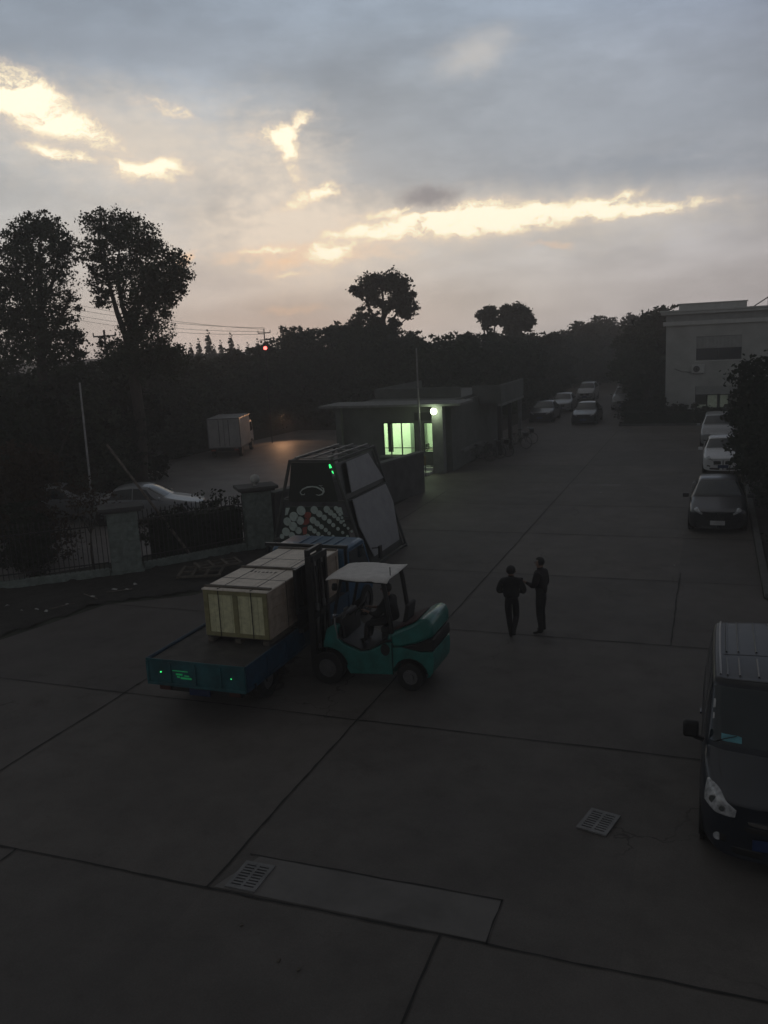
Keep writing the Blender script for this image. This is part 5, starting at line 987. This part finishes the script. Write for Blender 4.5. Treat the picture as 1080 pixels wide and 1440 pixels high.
# ------------------------------------------------------------------ gatehouse
def gatehouse():
    r = empty('gatehouse', (-15.5, 42.5, 0), 0, 'low flat-roofed gatehouse with lit green-white windows under a wide canopy', 'building'); O = Vector((-15.5, 42.5, 0))
    def sp(mb, a, b_): return mb.span(Vector(a)-O, Vector(b_)-O)
    Yw = 41.0
    w = MB()   # front wall pieces round the openings
    for a, b_ in [((-17.9, Yw, 0), (-15.62, Yw+.2, 3.3)), ((-15.62, Yw, 0), (-13.9, Yw+.2, .80)), ((-15.62, Yw, 2.46), (-13.9, Yw+.2, 3.3)), ((-13.9, Yw, 0), (-13.45, Yw+.2, 3.3)), ((-13.45, Yw, 2.44), (-12.72, Yw+.2, 3.3)), ((-13.45, Yw, 0), (-12.72, Yw+.2, .95)), ((-12.72, Yw, 0), (-12.0, Yw+.2, 3.3)),
                  ((-17.9, Yw+.201, 0), (-17.7, 46, 3.3)), ((-12.2, Yw+.201, 0), (-12.0, 52, 3.3)), ((-17.7, 45.8, 0), (-12.2, 46, 3.3))]: sp(w, a, b_)
    w.build('wall', 'gate_wall', r)
    inn = MB(); sp(inn, (-17.69, 44.6, 0), (-12.21, 44.7, 3.28)); sp(inn, (-17.69, Yw+.21, 3.2), (-12.21, 44.59, 3.28)); sp(inn, (-17.60, Yw+.21, .0), (-17.5, 44.59, 3.19)); sp(inn, (-12.3, Yw+.21, 0), (-12.22, 44.59, 3.19)); inn.build('inner_walls', 'inner_wall', r)
    fl = MB(); sp(fl, (-17.49, Yw+.21, .02), (-12.31, 44.59, .12)); fl.build('inner_floor', 'inner_floor', r)
    f = MB()   # window frames
    for x in (-15.6, -15.2, -14.62, -13.92): sp(f, (x-.025, Yw-.03, .8), (x+.025, Yw+.05, 2.46))
    for z in (.82, 1.18, 2.44): sp(f, (-15.62, Yw-.025, z-.02), (-13.9, Yw+.045, z+.02))
    fo = f.build('window_frame', 'dark_metal', r); f = MB()
    for x in (-13.43, -12.93, -12.74): sp(f, (x-.02, Yw-.03, .95), (x+.02, Yw+.05, 2.44))
    for z in (.97, 1.18, 2.42): sp(f, (-13.45, Yw-.025, z-.02), (-12.72, Yw+.045, z+.02))
    f.build('window_frame', 'dark_metal', r)
    s_ = MB(); sp(s_, (-15.8, Yw-.18, .70), (-13.75, Yw-.002, .79)); s_.build('window_sill', 'roof_slab', r, bevel=.01)
    lk_ = MB(); sp(lk_, (-15.05, 43.6, .12), (-14.30, 44.2, 2.35)); lk_.build('locker', 'locker', r, bevel=.01)
    cu = MB(); n_ = 24; cu.add([v for i in range(n_+1) for v in ((Vector((-15.55+.28*i/n_, Yw+.5+.03*math.sin(i*2.1), .9))-O), (Vector((-15.55+.28*i/n_, Yw+.5+.03*math.sin(i*2.1), 2.5))-O))], [(2*i, 2*i+1, 2*i+3, 2*i+2) for i in range(n_)]); cu.build('curtain', 'locker', r)
    dk = MB(); sp(dk, (-14.4, 42.6, .82), (-12.5, 43.3, .87)); sp(dk, (-14.35, 42.65, .12), (-14.3, 43.25, .819)); sp(dk, (-12.6, 42.65, .12), (-12.55, 43.25, .819)); dk.build('desk', 'old_wood', r)
    chr_ = MB(); sp(chr_, (-13.25, 42.0, 1.02), (-12.85, 42.04, 1.4)); sp(chr_, (-13.25, 42.0, .5), (-12.85, 42.4, .56))
    for x in (-13.24, -12.9): sp(chr_, (x, 42.0, .12), (x+.04, 42.05, 1.42)); sp(chr_, (x, 42.35, .12), (x+.04, 42.39, .5))
    chr_.build('chair', 'black', r)
    nb_ = MB(); sp(nb_, (-13.5, 44.55, 1.95), (-13.15, 44.59, 2.35)); sp(nb_, (-13.45, 44.56, 1.3), (-13.05, 44.59, 1.7)); nb_.build('notice_board', 'locker', r); pc = MB(); sp(pc, (-14.2, 42.75, .871), (-13.85, 43.1, 1.15)); pc.build('monitor', 'black', r)
    tb = MB(); tb.tube([Vector((-15.6, 43, 3.12))-O, Vector((-14.2, 43, 3.12))-O], .025, 8); tb.tube([Vector((-13.7, 43, 3.12))-O, Vector((-12.6, 43, 3.12))-O], .025, 8); tb.build('ceiling_tube', 'tube', r)
    c = MB(); sp(c, (-18.7, 40.1, 3.30), (-11.3, 42.6, 3.42)); c.build('canopy', 'roof_slab', r, bevel=.01)
    pr = MB(); sp(pr, (-17.2, 42.62, 3.32), (-12.3, 52.2, 3.42)); sp(pr, (-17.2, 44.2, 3.421), (-12.4, 44.35, 3.95)); sp(pr, (-17.2, 44.351, 3.421), (-17.05, 52, 3.95)); pr.build('parapet', 'gate_wall', r)
    cl = MB(); sp(cl, (-12.78, 40.25, 0), (-12.22, 40.7, 3.298)); cl.build('column', 'roof_slab', r, bevel=.02); cl = MB(); sp(cl, (-17.9, 40.3, 0), (-17.6, 40.6, 3.298)); cl.build('column', 'gate_wall', r, bevel=.02)
    fa = MB(); sp(fa, (-13.9, 40.96, 2.55), (-12.5, 40.995, 2.95)); fa.build('fascia_board', 'dark_metal', r)
    stp = MB(); sp(stp, (-13.95, 39.6, 0), (-12.8, 40.2, .16)); sp(stp, (-13.9, 40.201, 0), (-12.8, 40.98, .3)); stp.build('door_step', 'plaster_trim', r, bevel=.01)
    # rear canopy over the bicycles
    rc = MB(); sp(rc, (-12.35, 46.5, 2.85), (-10.75, 52.3, 3.0)); sp(rc, (-10.9, 46.4, 3.001), (-10.75, 52.4, 3.85)); sp(rc, (-12.35, 46.4, 3.0005), (-10.901, 46.55, 3.85)); rc.build('side_canopy', 'gate_wall', r)
    rb = MB(); sp(rb, (-10.95, 46.45, 2.72), (-10.72, 52.35, 2.849)); rb.build('canopy_edge', 'roof_slab', r)
    for y in (46.8, 49.4, 52.1): q = MB(); sp(q, (-11.05, y-.1, 0), (-10.85, y+.1, 2.718)); q.build('canopy_post', 'roof_slab' if y > 52 else 'dark_metal', r)
    lg = MB(); sp(lg, (-11.995, 42.5, .75), (-11.8, 46.3, .88)); lg.build('ledge', 'roof_slab', r)
    b = MB(); b.sphere(Vector((-12.62, 40.12, 3.06))-O, .15, 10); b.build('lamp_globe', 'lamp_bulb', r); ar = MB(); ar.tube([Vector((-12.62, 40.25, 3.22))-O, Vector((-12.62, 40.12, 3.2))-O, Vector((-12.62, 40.12, 3.15))-O], .02, 6); ar.build('lamp_bracket', 'dark_metal', r)
gatehouse()
def plight(name, loc, e, col, rad_=.1, typ='POINT', size=None):
    l = bpy.data.lights.new(name, typ); l.energy = e; l.color = col
    if typ == 'POINT': l.shadow_soft_size = rad_
    if typ == 'AREA': l.size = size[0]; l.shape = 'RECTANGLE'; l.size_y = size[1]
    o = bpy.data.objects.new(name, l); C.objects.link(o); o.location = loc; return o
plight('gate_lamp', (-12.62, 39.95, 3.05), 34, (.80, 1., .62), .1)
plight('room_light', (-15, 43, 3.05), 230, (.74, 1., .60), typ='AREA', size=(4.2, .8))
# flagpole beside the gatehouse, and an unseen low spot added to make the pool on the outer road
def mast_pole():
    p = at(592, 650, 39.6); r = tag(MB().tube([(0, 0, 0), (0, 0, 3), (0, 0, 6.1)], [.06, .05, .03], 8).build('flagpole', 'steel', loc=(p.x, p.y, 0)), 'slim steel flagpole in front of the lit gatehouse windows', 'flagpole')
mast_pole()
rw_ = tag(empty('road_works_sign', (-13.1, 39.3, 0), .2), 'small dark yellow barrier sign by the gatehouse steps', 'sign'); m_ = MB(); m_.span((-.25, -.02, .55), (.25, .02, 1.0)); m_.build('board', mat('sign_y', (.12, .08, .02), .6), rw_); m_ = MB(); m_.bar((-.22, 0, 0), (-.22, 0, .55), .04); m_.bar((.22, 0, 0), (.22, 0, .55), .04); m_.build('leg', 'dark_metal', rw_)
sp_ = bpy.data.lights.new('road_light', 'SPOT'); sp_.energy = 170; sp_.color = (1, .52, .26); sp_.spot_size = rad(110); sp_.spot_blend = 1.; sp_.shadow_soft_size = .2; so2 = bpy.data.objects.new('road_light', sp_); C.objects.link(so2); so2.location = (-28.2, 54.2, 1.7)
so2.rotation_euler = (Vector((-26.6, 51.6, 0))-so2.location).to_track_quat('-Z', 'Y').to_euler()
# bicycles and scooters by the side canopy
def bicycle(loc, rz, label):
    r = empty('bicycle', (*loc, 0), rz, label, 'bicycle', 'bicycles parked by the side canopy')
    for x in (-.52, .52):
        w = MB(); w.tube([(x+.33*math.cos(a), 0, .34+.33*math.sin(a)) for a in np.linspace(0, 6.2832, 25)], .018, 6, False); wo_ = w.build('wheel', 'rubber', r); s_ = MB()
        for k in range(8): a = k*.785; s_.bar((x, 0, .34), (x+.32*math.cos(a), 0, .34+.32*math.sin(a)), .006)
        s_.build('spokes', 'steel', wo_)
    f = MB(); f.tube([(-.52, 0, .34), (-.1, 0, .32), (.38, 0, .78), (-.18, 0, .80), (-.1, 0, .32)], .018, 6); f.tube([(-.18, 0, .8), (-.52, 0, .34)], .014, 6); f.tube([(.52, 0, .34), (.38, 0, .78), (.34, 0, .98)], .016, 6); f.build('frame', 'dark_metal', r)
    h = MB(); h.tube([(.22, -.26, 1.0), (.34, -.1, 1.02), (.34, .1, 1.02), (.22, .26, 1.0)], .013, 6); h.build('handlebar', 'steel', r); s_ = MB(); s_.sphere((-.2, 0, .88), .12, 8, (1, .55, .35)); s_.tube([(-.18, 0, .8), (-.2, 0, .86)], .012, 6); s_.build('saddle', 'rubber', r); b = MB(); b.span((.36, -.15, .72), (.62, .15, .95)); b.build('basket', 'dark_metal', r)
for i, (x, y, a, lb) in enumerate([(-11.45, 44.3, .3, 'dark bicycle nearest the gatehouse wall ledge'), (-11.2, 45.4, .15, 'dark bicycle second from the gatehouse wall ledge'), (-10.9, 46.2, -.1, 'dark bicycle at the first post of the side canopy'), (-10.5, 49.2, .5, 'dark bicycle standing out beyond the side canopy'), (-10.6, 51.4, .2, 'dark bicycle farthest toward the far road')]): bicycle((x, y), a, lb)
# ------------------------------------------------------------------ grey building
def building():
    r = empty('office_building', (4.5, 70, 0), 0, 'grey two-storey office building with cornice at the right', 'building'); O = Vector((4.5, 70, 0)); Y = 64.8
    def sp(mb, a, b_): return mb.span(Vector(a)-O, Vector(b_)-O)
    op = [(-1.2, 1.72, 4.07, 5.70), (-1.17, 1.72, .66, 2.30), (4.6, 7.5, 4.07, 5.70), (4.6, 7.5, .66, 2.30)]
    w = MB(); xs = [-3.2, -1.2, 1.72, 4.6, 7.5, 12.5]
    for i in range(5):
        a, b_ = xs[i], xs[i+1]
        if i in (1, 3):
            for z0, z1 in ((0, .66), (2.30, 4.07), (5.70, 6.5)): sp(w, (a, Y, z0), (b_, Y+.3, z1))
        else: sp(w, (a, Y, 0), (b_, Y+.3, 6.5))
    sp(w, (-3.2, Y+.301, 0), (-2.9, 78, 6.5)); sp(w, (12.2, Y+.301, 0), (12.5, 78, 6.5)); sp(w, (-2.9, 77.7, 0), (12.2, 78, 6.5)); sp(w, (-2.9, Y+.301, 3.1), (12.2, 77.7, 3.3)); w.build('wall', 'plaster', r)
    c = MB(); sp(c, (-3.4, Y-.2, 6.501), (12.7, 78.2, 6.78)); sp(c, (-3.55, Y-.35, 7.25), (12.9, 78.3, 7.42)); sp(c, (-3.62, Y-.42, 7.421), (12.95, 78.4, 7.55)); c.build('cornice', 'plaster_trim', r, bevel=.02)
    c = MB(); sp(c, (-3.22, Y-.02, 6.781), (12.5, 78, 7.249)); c.build('frieze', 'cornice_dark', r)
    p = MB(); sp(p, (-2.4, Y+.5, 7.551), (1.98, 70, 7.93)); sp(p, (-2.48, Y+.42, 7.931), (2.05, 70.1, 7.99)); p.build('roof_parapet', 'plaster_trim', r)
    s_ = MB(); s_.slab([Vector(v)-O for v in ((2.5, Y+.6, 7.56), (3.5, Y+.6, 8.2), (3.5, Y+2.2, 8.2), (2.5, Y+2.2, 7.56))], (-.5, 0, .8), .06); s_.bar(Vector((3.3, Y+.7, 7.55))-O, Vector((3.3, Y+.7, 8.05))-O, .05); s_.build('solar_panel', 'dark_metal', r)
    for i, (x0, x1, z0, z1) in enumerate(op):
        lit = i == 1
        f = MB(); xm = [x0, (x0+x1)/2, x1] if i % 2 == 0 else [x0, x0+(x1-x0)/4, (x0+x1)/2, x0+(x1-x0)*.75, x1]
        for x in xm: sp(f, (x-.03, Y+.08, z0), (x+.03, Y+.14, z1))
        for z in (z0+.03, z0+(z1-z0)*.63, z1-.03): sp(f, (x0, Y+.082, z-.03), (x1, Y+.138, z+.03))
        fo = f.build('window', 'dark_metal', r); g = MB(); sp(g, (x0, Y+.10, z0), (x1, Y+.115, z1)); 
        if not lit: g.build('pane', 'glass_dark', fo)
        si = MB(); sp(si, (x0-.08, Y-.06, z0-.07), (x1+.08, Y+.07, z0-.001)); si.build('sill', 'plaster_trim', fo)
        if not lit:
            cu = MB(); n = 40; zt, zb = z1-.02, z0+(z1-z0)*.50
            cu.add([v for k in range(n+1) for v in (Vector((x0+(x1-x0)*k/n, Y+.06+.012*math.sin(k*1.9), zb))-O, Vector((x0+(x1-x0)*k/n, Y+.06+.012*math.sin(k*1.9), zt))-O)], [(2*k, 2*k+1, 2*k+3, 2*k+2) for k in range(n)]); cu.build('blind', 'cornice_dark', fo)
        else:
            b = MB(); sp(b, (x0, Y+.02, z1-.58), (x1, Y+.05, z1)); b.build('awning_board', 'cornice_dark', fo)
            q = MB(); sp(q, (x0+.78, Y+.6, z0+.1), (x0+1.4, Y+.62, z0+.95)); sp(q, (x0+1.6, Y+.6, z0+.12), (x0+2.1, Y+.62, z0+.95)); sp(q, (x0+.1, Y+.6, z0+.1), (x0+.7, Y+.62, z0+.3)); q.build('lit_interior', 'screen_lit', fo); q = MB(); sp(q, (x0+.15, Y+.55, z0+1.12), (x0+.62, Y+.58, z0+1.19)); q.build('interior_tube', mat('itube', (.8, .9, .8), .5, emit=(.8, 1, .85), estr=.7), fo)
            bk = MB(); sp(bk, (x0-.2, Y+2, z0-.3), (x1+.2, Y+2.1, z1+.3)); bk.build('interior_wall', 'locker', fo)
    lg = MB(); sp(lg, (-3.0, Y-.1, .45), (12.5, Y-.001, .6)); lg.build('plinth_band', 'plaster_trim', r)
    for (x, z, lb) in ((-1.05, 3.22, 'outdoor air conditioner on brackets under the upper window'), (-2.75, .35, 'outdoor air conditioner near the ground at the left corner')):
        e = empty('air_conditioner', (x, Y-.2, z), 0, 'pale '+lb+' of the grey building', 'air conditioner', 'air conditioners on the grey building'); b = MB(); b.span((-.42, -.16, 0), (.42, .16, .58)); b.build('case', 'plaster_trim', e, bevel=.02); d = MB(); d.disc((-.1, -.163, .29), (0, -1, 0), .22, .01, 24); fo = d.build('fan', 'black', e)
        g = MB(); [g.tube([(-.1+q_*math.cos(a), -.178, .29+q_*math.sin(a)) for a in np.linspace(0, 6.2832, 20)], .006, 4, False) for q_ in (.08, .15, .22)]; g.build('grille', 'plaster_trim', e); k_ = MB(); [k_.bar((s2, .16, -.03), (s2, -.15, -.03), .04) for s2 in (-.3, .3)]; k_.build('bracket', 'dark_metal', e)
    cb = tag(MB().tube([Vector((-2.6, Y-.02, 3.55))-Vector((-2, Y, 3)), Vector((-2.1, Y-.03, 3.33))-Vector((-2, Y, 3)), Vector((-1.6, Y-.03, 3.3))-Vector((-2, Y, 3)), Vector((-1.45, Y-.03, 3.3))-Vector((-2, Y, 3))], .02, 5).build('cable', 'black', loc=(-2, Y, 3)), 'dark sagging cable running to the upper air conditioner', 'cable')
building()
# ------------------------------------------------------------------ evening haze
hz_ = MB(); hz_.span((-160, -12, -1.1), (60, 175, 14.5)); hm = bpy.data.materials.new('haze'); hm.use_nodes = True; hn = hm.node_tree; hn.nodes.clear()
ho_ = hn.nodes.new('ShaderNodeOutputMaterial'); hv = hn.nodes.new('ShaderNodeVolumePrincipled'); hv.inputs['Color'].default_value = (.96, .94, .92, 1); hv.inputs['Density'].default_value = .0028; hv.inputs['Anisotropy'].default_value = .35; hn.links.new(hv.outputs[0], ho_.inputs['Volume'])
tag(hz_.build('haze', hm, smooth=False), kind='stuff')
# ------------------------------------------------------------------ poles and wires
def util_pole(px, py, Y, label, cross=1.6, r0=.14):
    p = at(px, py, Y); r = empty('utility_pole', (p.x, Y, 0), 0, label, 'utility pole'); m_ = MB().tube([(0, 0, 0), (0, 0, p.z)], [r0, r0*.65], 8); m_.build('post', 'bark', r); c = MB(); c.bar((-cross/2, 0, p.z-.5), (cross/2, 0, p.z-.5), .12); c.bar((-cross*.4, 0, p.z-1.3), (cross*.4, 0, p.z-1.3), .1)
    for x in (-cross/2, 0, cross/2): c.tube([(x, 0, p.z-.45), (x, 0, p.z-.2)], .05, 6)
    c.build('crossarm', 'dark_metal', r); return p
util_pole(146, 464, 60, 'dark utility pole between the two big trees at left', 2.2); util_pole(371, 462, 92, 'distant utility pole beside the red glow', 1.6, .09); util_pole(826, 460, 130, 'distant utility pole at the end of the far road', 1.5, .12)
for i, (ya, yb, s_) in enumerate([(438, 461, 1.3), (446, 466, 1.5), (452, 470, 1.6), (430, 463, 1.2)]):
    a, b_ = at(60, ya-12, 88), at(372, yb, 92); pts = []
    for k in range(21): t = k/20; q = a.lerp(b_, t); q.z -= s_*4*t*(1-t)*.5; pts.append(q-a)
    o = MB().tube(pts, .020, 4).build('power_line', 'black', loc=tuple(a)); tag(o, 'thin dark power line strung across the sky at left', 'power line', 'power lines on the left skyline')
p = at(373, 489.5, 52.5); r = empty('red_sun_standin', (p.x, 52.5, 0), 0, 'small glowing red stand-in for the low sun just below the skyline left of the round trees', 'sun stand-in'); MB().tube([(0, 0, 0), (0, 0, p.z-.1)], .04, 8).build('post', 'dark_metal', r); MB().sphere((0, 0, p.z), .12, 8).build('sun_ball', 'red_sun_glow', r)  # added glowing ball and post in place of the low red sun
